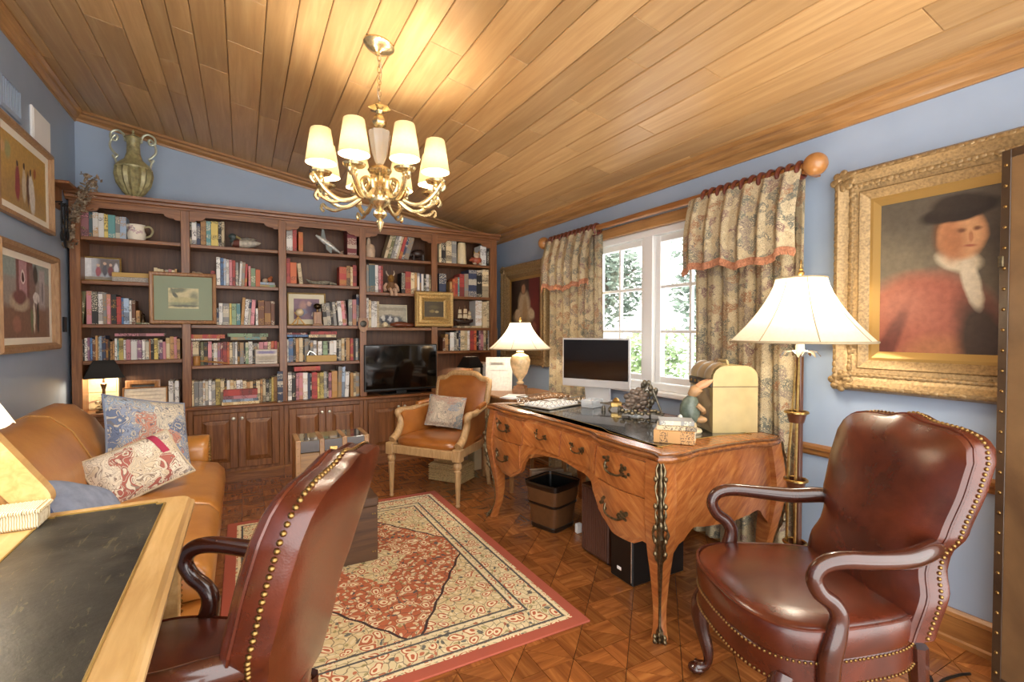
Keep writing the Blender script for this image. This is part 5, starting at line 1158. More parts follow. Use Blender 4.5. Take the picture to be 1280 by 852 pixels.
for sgn in (-1, 1):
    pth = smoothpath([(.245, .27, .66), (.27, .15, .655), (.297, -.02, .64), (.312, -.13, .645), (.318, -.165, .625), (.308, -.15, .59), (.3, -.155, .54), (.298, -.2, .47), (.298, -.262, .43)], 4)
    r = [lerp_tab([(0, .022), (.35, .026), (.45, .034), (.55, .026), (.75, .03), (1, .034)], i/(len(pth)-1)) for i in range(len(pth))]
    MB().tube([(sgn*x, y, z) for x, y, z in pth], r, 12, flat=.9).build('arm', M['limed'], t, smooth=True, angle=60)
    for lo, hi, th in ((0, 0, .012),):
        outl = [(y, z) for x, y, z in pth if z > .45] + [(-.2, .405), (.27, .405)]
        MB().loft([[(sgn*(.296 - .06*(y + .2)/.48 + q), y, z) for y, z in outl] for q in (-.014, .006)]).build('side_upholstery', M['saddle'], t)
    MB().tube([(sgn*.262, .2, .685), (sgn*.29, .05, .672)], [.022, .02], 8).build('arm_pad', M['saddle'], t, smooth=True)
pil3 = floral('faded_figure_tapestry', [(0, '#b9a894'), (.25, '#8d949c'), (.5, '#c9bba4'), (.7, '#a8887a'), (.85, '#7f8688')], 13, '#b7ab98', '#6f6c6e', .15, 2.5)
R3 = Matrix.Rotation(math.radians(-53.7), 4, 'Z')
pc = Vector((1.395, 3.705, 0)) + (R3 @ Vector((-.05, .11, .617)))
cushion('faded_cushion', 'small faded tapestry cushion on the carved armchair', pc, Euler((math.radians(-17), math.radians(3), math.radians(-53.7 + 6)), 'XYZ'), .33, .25, .1, pil3)
# basket under the armchair
t = thing('wicker_basket', 'low cream woven basket on the floor beneath the carved armchair', 'basket', (1.57, 3.97, 0), math.radians(-53.7)); bw_ = plain('rush_weave', '#b79a68', .8, var=.4, scale=110, rel=.8)
MB().box(-.16, .16, -.1, .1, 0, .15, .008).build('body', bw_, t)
for k in range(7):
    z = .012 + .02*k; MB().tube([(x, y, z) for x, y in ((-.162, -.102), (.162, -.102), (.162, .102), (-.162, .102))], .008, 6, closed=True).build('woven_row', bw_, t)
# ================================================================== ormolu writing desk
DZ = .775
def marq(name, rot):
    m, nt, b = nodes(name); v = coords(nt); mp = N(nt, 'ShaderNodeMapping'); mp.inputs['Rotation'].default_value = (rot[0], rot[1], 0)
    nt.links.new(v, mp.inputs['Vector']); s2 = N(nt, 'ShaderNodeMapping'); s2.inputs['Scale'].default_value = (8, 5, 42); nt.links.new(mp.outputs[0], s2.inputs['Vector'])
    f = noise(nt, s2.outputs[0], 1.4, 5, .6, .8); col = ramp(nt, [(.3, '#864820'), (.5, '#9e5c2c'), (.72, '#b87c44')], f).outputs[0]
    nt.links.new(col, b.inputs['Base Color']); b.inputs['Roughness'].default_value = .28; b.inputs['Coat Weight'].default_value = .4; b.inputs['Coat Roughness'].default_value = .2; return m
M['king'] = marq('kingwood_veneer', (math.radians(38), 0)); M['king2'] = marq('kingwood_veneer_end', (0, math.radians(40))); M['king_d'] = marq('kingwood_drawer', (math.radians(-35), 0))
M['ormolu'] = plain('ormolu_bronze', '#6e6048', .32, .9, var=.45, scale=70, rel=.3)
desk = thing('ormolu_desk', 'large curved kingwood desk with bronze mounts and dark leather top', 'desk', (1.88, 2.26, 0)); DX, DY = 1.88, 2.26
def dk_(x, y, z): return (x - DX, y - DY, z)
FY0, FY1 = 1.47, 3.05
def dfront(y, z=.6):
    q = abs(y - DY); s_ = lerp_tab([(0, 1.555), (.25, 1.55), (.36, 1.52), (.55, 1.495), (.72, 1.51), (.8, 1.515)], q)
    return s_ - .02*math.sin(max(0, min(1, (z - .3)/.45))*math.pi)
def dbot(y):
    q = abs(y - DY); return lerp_tab([(0, .565), (.2, .55), (.31, .53), (.345, .47), (.4, .39), (.5, .345), (.62, .345), (.7, .38), (.735, .34), (.79, .30)], q)
def slab(fn_x, ys, zb, zt_, th, m, name, parent, nz=6):
    """curved upright panel following the front"""
    rings = []
    for y in ys:
        a, b = zb(y), zt_(y); zs = [a + (b - a)*k/(nz-1) for k in range(nz)]
        rings.append([dk_(fn_x(y, z), y, z) for z in zs] + [dk_(fn_x(y, z) + th, y, z) for z in zs[::-1]])
    return MB().loft(rings).build(name, m, parent, smooth=True, angle=50)
ysq = [FY0 + .03 + (FY1 - FY0 - .06)*k/60 for k in range(61)]
slab(lambda y, z: dfront(y, z), ysq, dbot, lambda y: DZ-.035, .024, M['king'], 'front_panel', desk)
# drawers
def handle(parent, y, z, s=1.0):
    x = dfront(y, z) - .012; mb = MB()
    pth = smoothpath([(-.006, .055, .02), (-.016, .05, -.004), (-.02, .03, -.014), (-.022, 0, -.016), (-.02, -.03, -.012), (-.014, -.05, .0)], 4)
    mb.tube([dk_(x + a, y + b*s, z + c*s) for a, b, c in pth], .0042*s, 8)
    rg = random.Random(int(y*1000 + z*77))
    for cy_, cz_, n in ((.055, .022, 7), (-.045, .004, 14)):
        for k in range(n):
            a = rg.uniform(0, 6.28); r_ = rg.uniform(.2, 1)*.026*s
            mb.ball(dk_(x - .004 - rg.uniform(0, .008), y + cy_*s + r_*math.cos(a)*1.1, z + cz_*s + r_*math.sin(a)), (.004, .0085*s, .0065*s), 6, 4)
    mb.build('drawer_handle', M['ormolu'], parent, smooth=True)
def drawer(y0, y1, z0, z1, hs=1.0, zb=None):
    ys = [y0 + (y1 - y0)*k/16 for k in range(17)]
    d = slab(lambda y, z: dfront(y, z) - .008, ys, (lambda y: z0) if zb is None else zb, lambda y: z1, .008, M['king_d'], 'drawer', desk)
    handle(d, (y0 + y1)/2, z0*.45 + z1*.55 if zb is None else .46, hs)
for sgn in (-1, 1):
    a, b = sorted((DY + sgn*.365, DY + sgn*.725)); drawer(a, b, .575, .72, 1.25)
    zb = lambda y: max(.37, dbot(y) + .018) if abs(y - DY) > .36 else .47
    a, b = sorted((DY + sgn*.385, DY + sgn*.715)); drawer(a, b, .37, .567, 1.25, zb)
    a, b = sorted((DY + sgn*.01, DY + sgn*.345)); drawer(a, b, .585, .72, .85)
# ends, back
def ebot(x): q = abs(x - 1.9)/.36; return lerp_tab([(0, .42), (.35, .43), (.6, .44), (.8, .38), (1, .28)], q)
for yy, sg in ((FY0 + .02, -1), (FY1 - .02, 1)):
    rings = []
    for k in range(31):
        x = 1.535 + .72*k/30; zs = [ebot(x) + (DZ - .035 - ebot(x))*j/6 for j in range(7)]
        f = lambda z: yy + sg*(.018*math.sin(max(0, min(1, (z - .3)/.45))*math.pi) + .02*math.sin((x - 1.535)/.72*math.pi))
        rings.append([dk_(x, f(z), z) for z in zs] + [dk_(x, f(z) - sg*.022, z) for z in zs[::-1]])
    MB().loft(rings).build('end_panel', M['king2'], desk, smooth=True, angle=50)
MB().box(*(2.235 - DX, 2.255 - DX, FY0 + .04 - DY, FY1 - .04 - DY, .42, DZ - .035)).build('back_panel', M['king'], desk)
for yy in (DY - .33, DY + .33): MB().box(1.53 - DX, 2.235 - DX, yy - .009 - DY, yy + .009 - DY, .5, DZ - .04).build('pedestal_side', M['king2'], desk)
# legs with bronze corner mounts
for sy_ in (-1, 1):
    for sx2 in (-1, 1):
        cx, cy_ = (1.53 if sx2 < 0 else 2.25), (FY0 + .035 if sy_ < 0 else FY1 - .035)
        P = smoothpath([(0, .74, .042), (-.012, .62, .045), (-.018, .5, .044), (-.004, .36, .038), (.01, .24, .028), (.008, .12, .02), (-.008, .05, .019), (-.022, .0, .024)], 3)
        rings = []
        for o_, z, r in P:
            X, Y = cx + sx2*(-o_ if True else 0)*1.0*(1), cy_ - sy_*o_
            X = cx - sx2*o_; c0 = dk_(X, Y, z); rings.append([(c0[0] + r*a, c0[1] + r*b, z) for a, b in ((-1,-1),(0,-1.12),(1,-1),(1.12,0),(1,1),(0,1.12),(-1,1),(-1.12,0))])
        lg_ = MB().loft(rings[::-1]).build('cabriole_leg', M['king2'], desk, smooth=True, angle=50)
        mb = MB(); ox, oy = sx2*.7, sy_*.7; rg = random.Random(4)
        def cor(q): 
            k = q*(len(P)-1); i = min(int(k), len(P)-2); f = k - i; a, b = P[i], P[i+1]
            o_, z, r = [u_ + (w_ - u_)*f for u_, w_ in zip(a, b)]; c0 = dk_(cx - sx2*o_, cy_ - sy_*o_, z); return Vector((c0[0] + sx2*r*.98, c0[1] + sy_*r*.98, z))
        tx, ty = -sy_*.7, sx2*.7
        for e, rs in ((0, 1.0), (-1, .6), (1, .6)):
            pts_, rr_ = [], []
            for k in range(70):
                q = k/69
                if e and .5 < q < .9: continue
                w = lerp_tab([(0, .012), (.06, .024), (.2, .02), (.33, .032), (.42, .024), (.5, .012), (.7, .007), (.85, .007), (.92, .018), (1, .024)], q)
                p = cor(q); off = w*.75*e*(1 + .25*math.sin(k*.9)); pts_.append((p.x + tx*off + ox*.002, p.y + ty*off + oy*.002, p.z)); rr_.append(w*.34*rs*(1 + .45*math.sin(k*1.9 + e)))
            if e: h_ = sum(1 for k in range(70) if k/69 <= .5); mb.tube(pts_[:h_], rr_[:h_], 7); mb.tube(pts_[h_:], rr_[h_:], 7)
            else: mb.tube(pts_, rr_, 8)
        for q in (.08, .2, .3, .36, .42, .93, .97):
            p = cor(q)
            for e in (-1, 1): mb.ball((p.x + tx*.02*e + ox*.006, p.y + ty*.02*e + oy*.006, p.z), (.009, .009, .013), 7, 5)
        plate = []
        for k in range(50):
            q = k/49; p = cor(q); w = lerp_tab([(0, .012), (.06, .024), (.2, .02), (.33, .032), (.42, .024), (.5, .011), (.7, .006), (.85, .006), (.92, .018), (1, .024)], q)
            plate.append([(p.x + tx*w*e - ox*(.004 + abs(e)*w*.9) + ox*h2, p.y + ty*w*e - oy*(.004 + abs(e)*w*.9) + oy*h2, p.z) for e, h2 in ((-1, 0), (-1, .006), (0, .008), (1, .006), (1, 0))])
        mb.loft(plate[::-1])
        mb.build('bronze_mount', M['ormolu'], lg_, smooth=True)
# top: serpentine outline, moulded edge, leather inset
def outline(i, z):
    pts = []
    def fx(y): q = abs(y - DY); return lerp_tab([(0, 1.535), (.25, 1.53), (.42, 1.482), (.6, 1.475), (.74, 1.487), (.83, 1.462)], q)
    def sy2(x): q = abs(x - 1.88); return lerp_tab([(0, .80), (.16, .805), (.3, .835), (.42, .825)], q)
    N1 = 48
    for k in range(N1 + 1): y = DY - .80 + 1.6*k/N1; pts.append((fx(y) + i, y))
    for k in range(1, 24): x = 1.49 + .77*k/24; pts.append((x, DY + sy2(x) - i))
    for k in range(N1 + 1): y = DY + .80 - 1.6*k/N1; pts.append((2.285 - .012*math.cos((y - DY)*7) - i, y))
    for k in range(1, 24): x = 2.26 - .77*k/24; pts.append((x, DY - sy2(x) + i))
    return [dk_(x, y, z) for x, y in pts]
MB().loft([outline(.03, DZ-.036), outline(.012, DZ-.036), outline(.004, DZ-.03), outline(0, DZ-.02), outline(.004, DZ-.012), outline(.014, DZ-.008), outline(.02, DZ-.002), outline(.028, DZ)]).build('desk_top', wood('desk_top_wood', '#6e3c1a', '#a86a34', (1, 12, 1), 3, .22, .5), desk, smooth=True, angle=35)
MB().loft([outline(.012, DZ-.012), outline(.003, DZ-.01), outline(.003, DZ-.004), outline(.012, DZ-.001)], False, False).build('edge_moulding', wood('desk_edge', '#4a2a16', '#7a4c2a', (1, 10, 1), 4, .25, .5), desk, smooth=True)
ins = [((p[0])*.86 + .0, p[1]*.9, p[2]) for p in outline(.06, DZ - .004)]; ins2 = [(a, b, DZ + .0012) for a, b, c in ins]
MB().loft([ins, ins2]).build('leather_inset', plain('blue_black_leather', '#1f2326', .22, coat=.5, var=.2, scale=12), desk)
MB().tube(ins2, .002, 5, closed=True).build('tooled_line', gilt, desk)
# --- things on the desk
DT = DZ + .0014
# wire tray with paper
t = thing('wire_tray', 'silver scrollwork wire letter tray holding papers', 'tray', (1.83, 2.8, DT), math.radians(16)); wm_ = M['silver']
def wire(pts, r=.0022, nm='wire_rim', cl=False): MB().tube(pts, r, 6, closed=cl).build(nm, wm_, t)
cw_, cd_ = .145, .19
for z in (.006, .06): wire([(-cd_, -cw_, z), (cd_, -cw_, z), (cd_, cw_, z), (-cd_, cw_, z)], .003, 'wire_rim', True)
MB().box(-cd_+.004, cd_-.004, -cw_+.004, cw_-.004, .002, .005).build('mesh_floor', wm_, t)
sc = MB()
def curl(ax, fixed, n, L):
    for k in range(n):
        c0 = -L + 2*L*(k + .5)/n; w = L/n*.85
        pp = [(c0 + w*math.cos(a)*(1 - a/9), .033 + .024*math.sin(a)*(1 - a/9)) for a in [j*.6 for j in range(12)]]
        sc.tube([(p, fixed, z) if ax == 'x' else (fixed, p, z) for p, z in pp], .0016, 4)
curl('x', -cw_, 9, cd_); curl('x', cw_, 9, cd_); curl('y', -cd_, 7, cw_); curl('y', cd_, 7, cw_)
sc.build('scrollwork', wm_, t)
for k in range(3): MB(Matrix.Rotation(.03*k - .03, 4, 'Z')).box(-.15, .15, -.108, .108, .006 + .005*k, .0105 + .005*k).build('paper_sheet', plain('white_paper', '#f4f4f2', .8) if 'white_paper' not in bpy.data.materials else bpy.data.materials['white_paper'], t)
# computer
t = thing('desktop_computer', 'thin silver all-in-one computer with dark screen on the desk', 'computer', (2.205, 2.80, DT), math.radians(-64.5)); al = plain('brushed_aluminium', '#d5d6d8', .3, .3)
MB().box(-.264, .264, -.012, .012, .098, .45, .005).build('casing', al, t)
MB().box(-.252, .252, -.0135, -.0125, .155, .438).build('screen', plain('dark_screen', '#140d0b', .12, coat=.3), t)
MB().prism([(.012, .24), (.05, .08), (.055, .006), (.035, .006), (.02, .1), (.012, .17)], 'x', -.095, .095).build('stand', al, t); MB().box(-.095, .095, -.1, .09, 0, .006, .002).build('foot', al, t)
# clear acrylic note box
ac = bpy.data.materials.new('clear_acrylic'); ac.use_nodes = True; b_ = ac.node_tree.nodes['Principled BSDF']; b_.inputs['Base Color'].default_value = (.85, .88, .9, 1); b_.inputs['Roughness'].default_value = .12; b_.inputs['Transmission Weight'].default_value = .55
t = thing('acrylic_note_box', 'clear acrylic note box with white paper before the computer', 'box', (2.02, 2.6, DT), math.radians(20))
MB().box(-.06, .06, -.045, .045, 0, .012, .002).build('base', ac, t)
for a in ((-.06, .06, -.045, -.042), (-.06, .06, .042, .045), (-.06, -.057, -.042, .042), (.057, .06, -.042, .042)): MB().box(*a, .012, .05).build('side_wall', ac, t)
MB().box(-.052, .052, -.038, .038, .0125, .035).build('note_paper', bpy.data.materials['white_paper'], t)
# bronze inkstand, flower easel
t = thing('bronze_inkstand', 'small brass inkstand with a long crossbar on the desk', 'inkstand', (2.08, 2.43, DT), math.radians(-38)); brz = plain('grey_bronze', '#6f6758', .35, .7, var=.4, scale=50)
MB().box(-.035, .035, -.025, .025, .02, .05, .004).build('well', M['brass'], t); MB().lathe([(.02, .05), (.022, .06), (.012, .075), (0, .08)], 14).build('well_lid', M['brass'], t, smooth=True)
for x in (-.03, .03):
    for y in (-.02, .02): MB().tube([(x, y, .022), (x*1.6, y*1.6, .0)], [.005, .004], 6).build('foot', brz, t)
MB().tube([(-.1, .0, .042), (.13, .0, .042)], .005, 8).build('pen_bar', brz, t)
for k in range(3): MB().lathe([(.012, 0), (.014, .01), (.008, .03), (0, .032)], 10, (-.08 + .1*k, -.045, 0)).build('stopper', brz, t, smooth=True)
t = thing('metal_flower_easel', 'grey metal rose on a small folding easel', 'ornament', (2.07, 2.2, DT), math.radians(-42)); t.scale = (1.15, 1.15, 1.15); rg = random.Random(9)
fb = MB()
for k in range(34):
    a = k*2.4; r_ = .006 + .0017*k; fb.ball((-.02 + r_*math.cos(a)*.9, -.01 - .01*rg.random(), .085 + r_*math.sin(a)*.8), (.018, .006, .016), 7, 4)
fb.build('rose_petals', plain('rose_metal', '#6e5f52', .4, .5, var=.4, scale=40), t, smooth=True)
lb = MB()
for k in range(26): lb.ball((.04 + rg.uniform(-.03, .035), .0 + rg.uniform(-.012, .012), .07 + rg.uniform(-.03, .1)), (.012, .005, .016), 6, 4)
lb.build('leaf_spray', brz, t, smooth=True, kind='stuff')
for a, b in (((.045, 0, .175), (.11, -.02, .005)), ((.045, 0, .175), (-.06, -.02, .005)), ((.045, .005, .175), (.05, .075, .005))): MB().tube([a, b], .005, 6).build('easel_leg', brz, t)
MB().box(-.09, .115, -.035, -.02, .012, .022, .002).build('easel_ledge', brz, t)
lb = MB()
for k in range(12): lb.ball((-.09 + .016*k, -.04, .018 + rg.uniform(-.006, .014)), (.014, .009, .009), 6, 4)
lb.build('foot_leaves', M['ormolu'], t, smooth=True)
# book stack
DBX = on_z(826, 556, DT)
for k, (w, d, h, c, lab) in enumerate(((.175, .125, .055, 't', 'thick tan book at the bottom of the stack on the desk'), (.172, .122, .02, 'c', 'cream book in the middle of the stack on the desk'), (.15, .11, .02, 'g', 'grey book on top of the stack on the desk'))):
    o = book(h, w, d, c, (0, 0, 0), flat=True); tag(o, lab, 'book', 'books stacked on the desk'); r = math.radians(-52 + 5*k)
    o.rotation_euler = (0, math.pi/2, r); o.location = (1.622 + .012*k, 1.64 - .006*k, DT + (.056, .0768, .0976)[k])
# rabbit
t = thing('rabbit_figurine', 'green jacketed rabbit figurine with raised ears on a cream base', 'figurine', (1.945, 1.715, DT), math.radians(-30)); rb_ = plain('rabbit_tan', '#a8835a', .5, var=.15); gj = plain('green_glaze_jacket', '#596357', .35, var=.35, scale=40)
MB().lathe([(.05, 0), (.055, .008), (.05, .018), (.03, .024), (.018, .03), (.016, .05), (0, .05)], 24).build('base', plain('cream_base', '#dccba6', .4), t, smooth=True)
MB().loft([oval(x, y, rx, ry, z, 16) for x, y, rx, ry, z in ((0, 0, .02, .02, .045), (0, 0, .042, .038, .065), (-.004, .004, .05, .045, .1), (-.004, .006, .046, .042, .135), (0, .004, .034, .03, .165), (.004, 0, .02, .02, .182))]).build('jacket', gj, t, smooth=True)
MB().loft([oval(x, y, rx, ry, z, 14) for x, y, rx, ry, z in ((.006, -.002, .012, .012, .172), (.012, -.006, .03, .025, .19), (.02, -.01, .034, .026, .207), (.018, -.008, .022, .02, .225), (.016, -.006, .006, .006, .234))]).build('head', rb_, t, smooth=True)
for k in (-1, 1): MB().tube(smoothpath([(.025, .012*k, .222), (.06, .018*k, .238), (.1, .022*k, .262)], 3), [.008, .012, .015, .016, .014, .009, .003], 8, flat=.5).build('ear', plain('rabbit_ear', '#c9936a', .5) if 'rabbit_ear' not in bpy.data.materials else bpy.data.materials['rabbit_ear'], t, smooth=True)
for k in (-1, 1): MB().tube([(.02, .03*k, .14), (.05, .03*k, .115), (.06, .008*k, .1)], [.014, .013, .012], 8).build('arm', gj if k > 0 else rb_, t, smooth=True)
for k in (-1, 1): MB().ball((.045, .022*k, .066), (.03, .016, .016), 10, 6).build('foot', rb_, t, smooth=True)
MB().ball((-.05, 0, .075), .014, 10, 6).build('tail', M['porcelain'], t, smooth=True)
# cream domed box with tufted front
t = thing('domed_box', 'tall cream domed chest with quilted leather front on the desk', 'box', (2.187, 1.722, DT), math.radians(-26)); t.scale = (1.08, 1.08, 1.14); cr_ = plain('cream_box_panel', '#b5a170', .45, var=.08, scale=15); tu = leather('quilted_tan', '#7f6a4c', '#b59f7a', .35)
dome = [(-.105, 0), (.105, 0), (.105, .235)] + [(.105 - .06*(1 - math.cos(math.radians(a))), .235 + .055*math.sin(math.radians(a))) for a in (20, 40, 60, 80)] + [(-.105 + .06*(1 - math.cos(math.radians(a))), .235 + .055*math.sin(math.radians(a))) for a in (80, 60, 40, 20)] + [(-.105, .235)]
MB().prism(dome, 'y', -.125, .125).build('body', cr_, t)
MB().box(-.107, .107, -.1265, .1265, .198, .201).build('lid_seam', plain('seam_dark', '#5e5236', .6), t)
def quilt(a, b):
    y = -.118 + .236*a; z = .008 + .18*b; k = .5*(abs(math.sin((a*2 + b*2)*math.pi*.75)) + abs(math.sin((a*2 - b*2)*math.pi*.75))); return (-.106 - .012*k, y, z)
MB().grid(quilt, 25, 21).build('quilted_front', tu, t, smooth=True)
def quilt2(a, b):
    ang = math.radians(-2 + 86*b); y = -.118 + .236*a; k = abs(math.sin(a*math.pi*3)); r_ = .006 + .01*k
    return (-.105 + .06*(1 - math.cos(ang)) - r_*math.cos(ang), y, .235 + .055*math.sin(ang) + r_*math.sin(ang))
MB().grid(quilt2, 31, 8).build('quilted_lid', tu, t, smooth=True)
MB().box(-.115, -.105, -.12, .12, .195, .228, .003).build('front_band', plain('dark_band', '#4a4238', .4), t)
for k in range(5): MB().ball((-.116, -.09 + .045*k, .211), (.004, .007, .007), 8, 5).build('stud', M['brass'], t)
MB().tube([(0, -.05, .288), (0, -.04, .306), (0, .04, .306), (0, .05, .288)], .006, 8).build('carry_handle', cr_, t, smooth=True)
# --- under the desk
t = thing('wastebasket', 'tapered brown and black banded wastebasket under the desk', 'wastebasket', (1.775, 2.70, 0), math.radians(18)); wb = plain('brown_leatherette', '#5e3d22', .4, var=.15); bk_ = plain('black_leather_band', '#19120e', .3, coat=.3)
def sqr(h, z): return oval(0, 0, h, h, z, 32, 8)
MB().loft([sqr(.1, 0), sqr(.135, .3), sqr(.128, .3), sqr(.094, .012)], True, True).build('bin', wb, t, smooth=True)
for z, h2 in ((.0, .03), (.155, .018), (.265, .042)):
    r0 = .1 + .035*z/.3; r1 = .1 + .035*(z + h2)/.3; MB().loft([sqr(r0 + .001, z), sqr(r0 + .005, z + .004), sqr(r1 + .005, z + h2 - .004), sqr(r1 + .001, z + h2)], False, False).build('band', bk_, t, smooth=True)
MB().loft([sqr(.126, .292), sqr(.095, .014)], False, True).build('liner', M['black'], t)
o = tag(MB().box(-.03, .03, -.12, .12, 0, .29, .003).build('file_box', plain('pale_file_card', '#b9a48c', .7, var=.1)), 'tall pale file box on the floor behind the wastebasket', 'box'); o.location = (1.90, 2.965, 0); o.rotation_euler[2] = 1.3
o = tag(MB().box(-.025, .025, -.12, .12, 0, .27, .003).build('file_box', plain('white_file_card', '#d9cdb4', .7)), 'white file box beside the pale one under the desk', 'box'); o.location = (1.925, 2.9, 0); o.rotation_euler[2] = 1.3
t = thing('subwoofer', 'dark brown fabric speaker box standing under the desk', 'speaker', (1.86, 2.19, 0)); MB().box(-.14, .14, -.12, .12, .012, .4, .006).build('cabinet', wood('speaker_wood', '#3a1e12', '#55301c', (1, 1, 14), 3, .4), t)
gsl = plain('rib_cloth', '#54301f', .9)
for k in range(12): MB().box(-.146, -.14, -.112 + .0188*k, -.112 + .0188*k + .014, .03, .385, .002).build('rib', gsl, t)
for x in (-.11, .11):
    for y in (-.09, .09): MB().lathe([(.012, 0), (.014, .012)], 10, (x, y, 0)).build('foot', M['black'], t)
t = thing('computer_tower', 'black computer tower with a silver edge strip under the desk', 'computer', (1.87, 1.93, 0)); MB().box(-.18, .18, -.085, .085, 0, .4, .006).build('case', M['black'], t)
MB().box(-.184, -.18, -.08, -.074, .02, .39, .001).build('edge_strip', M['silver'], t)
for z in (.05, .3): MB().box(-.1815, -.18, .0, .03, z, z + .016).build('port', M['white'], t)
t = thing('power_adapter', 'white wall adapter standing on the floor by the wastebasket', 'adapter', (1.855, 2.52, 0)); MB().box(-.02, .02, -.014, .014, 0, .06, .004).build('body', M['white'], t); MB().box(-.006, .006, -.02, -.014, .02, .04, .001).build('plug', M['white'], t)

# ================================================================== corner lamp and side table
t = thing('corner_table', 'small wooden side table in the corner behind the desk', 'table', (2.10, 3.66, 0)); MB().box(-.29, .29, -.3, .3, .72, .745, .006).build('table_top', M['walnut'], t)
for x in (-.25, .25):
    for y in (-.26, .26): MB().loft([oval(x, y, r, r, z, 8, 5) for r, z in ((.014, 0), (.022, .66), (.022, .72))]).build('leg', M['walnut'], t)
MB().box(-.26, .26, -.27, .27, .65, .72).build('apron', M['walnut'], t)
M['shade'] = shade_mat('ivory_shade_silk', '#f1e7d2', .55)
def bell_shade(t, z0, z1, r0, r1, lit, panels=8, glowc=(1.0, .87, .7)):
    n = 64; rr = []
    for k in range(9):
        q = k/8; r = r1 + (r0 - r1)*(q**1.7*.75 + q*.25); z = z1 + (z0 - z1)*q
        rr.append([(r*(1 - .02*abs(math.sin(panels*math.pi*j/n))*q)*math.cos(2*math.pi*j/n), r*(1 - .02*abs(math.sin(panels*math.pi*j/n))*q)*math.sin(2*math.pi*j/n), z) for j in range(n)])
    sh = MB().loft(rr, False, False).build('lamp_shade', M['shade'], t, smooth=True)
    trim = plain('shade_braid', '#a8997a', .7) if 'shade_braid' not in bpy.data.materials else bpy.data.materials['shade_braid']
    for j in range(panels): i = int(j*n/panels); MB().tube([Vector(r[i]) for r in rr], .0022, 5).build('panel_seam', trim, sh)
    MB().tube(rr[-1], .005, 6, closed=True).build('hem', trim, sh); MB().tube(rr[0], .004, 6, closed=True).build('top_ring', trim, sh)
    sp = MB(); 
    for a in (0, 2.09, 4.19): sp.tube([(0, 0, z1 + .004), (r1*math.cos(a), r1*math.sin(a), z1)], .002, 5)
    sp.build('spider', M['brass'], t); MB().lathe([(.004, z1 - .06), (.004, z1 + .01), (.012, z1 + .016), (.014, z1 + .026), (.006, z1 + .034), (.009, z1 + .042), (0, z1 + .05)], 12).build('finial', M['brass'], t, smooth=True)
    MB().ball((0, 0, (z0 + z1)/2), (.03, .03, .04), 12, 8).build('bulb', glow('warm_bulb', '#ffe6bd', 10) if 'warm_bulb' not in bpy.data.materials else bpy.data.materials['warm_bulb'], t, smooth=True)
    bulb_light(t, (0, 0, (z0 + z1)/2 + .0), lit, .05, glowc)
t = thing('marble_urn_lamp', 'table lamp with marble urn base and ivory bell shade', 'lamp', (2.03, 3.58, .7455)); mar = plain('veined_marble', '#d8b98c', .25, var=.35, scale=18)
MB().lathe([(.075, 0), (.075, .05), (.066, .055), (.07, .07), (.03, .085), (.022, .11)], 4).build('plinth', plain('brown_marble', '#8d6446', .3, var=.3, scale=20), t)
MB().lathe([(.02, .085), (.034, .1), (.018, .115), (.024, .13), (.06, .18), (.082, .25), (.085, .29), (.07, .325), (.04, .34), (.03, .35), (.034, .36), (.02, .37), (.012, .4), (0, .4)], 28).build('urn', mar, t, smooth=True)
bell_shade(t, .385, .60, .265, .085, 12, 8)
o = tag(MB().box(-.12, .12, -.002, .002, 0, .3, .001).build('paper_card', paint('card_print', '#e4e0d6', [('r', -.02, .24, .06, .012, 0, '#8a857c', .4), ('r', 0, .18, .08, .004, 0, '#b5b0a6', .4)], .003, 40)), 'white printed card propped on the corner table behind the lamp', 'card'); o.location = (1.99, 3.9, .7456); o.rotation_euler = (math.radians(-8), 0, math.radians(-35))
t = thing('papers', 'pile of loose papers on the corner table beside the lamp', 'papers', (1.90, 3.45, .7455), .4)
for k in range(5): MB(Matrix.Rotation(.1*k, 4, 'Z')).box(-.1, .1, -.07, .07, .003*k, .003*k + .0025).build('paper_sheet', bpy.data.materials['white_paper'], t)
t = thing('canvas_box', 'cream storage box with dark lid behind the armchair', 'box', (1.99, 4.25, 0), .1); MB().box(-.16, .16, -.13, .13, 0, .78, .005).build('body', plain('cream_canvas', '#d2c096', .8), t); MB().loft([oval(0, 0, .17, .14, .78, 24, 5), oval(0, 0, .17, .14, .81, 24, 5), oval(0, 0, .14, .11, .83, 24, 4)]).build('lid', plain('olive_lid', '#5c5a48', .6), t, smooth=True)
for k in range(4):
    o = tag(MB().box(-.018, .018, -.11, .11, 0, (.36, .34, .37, .33)[k], .002).build('magazine_file', plain('file_%d' % k, ['#d8d2c4', '#4a3a30', '#e2dccc', '#b9a890'][k], .6)), ['white upright file on the floor behind the armchair basket', 'dark brown upright file on the floor by the white files', 'tall white upright file beside the dark brown one', 'tan upright file beside the corner table legs'][k], 'file', 'upright files on the floor behind the armchair'); o.location = (1.63 + .045*k, 4.22, 0)

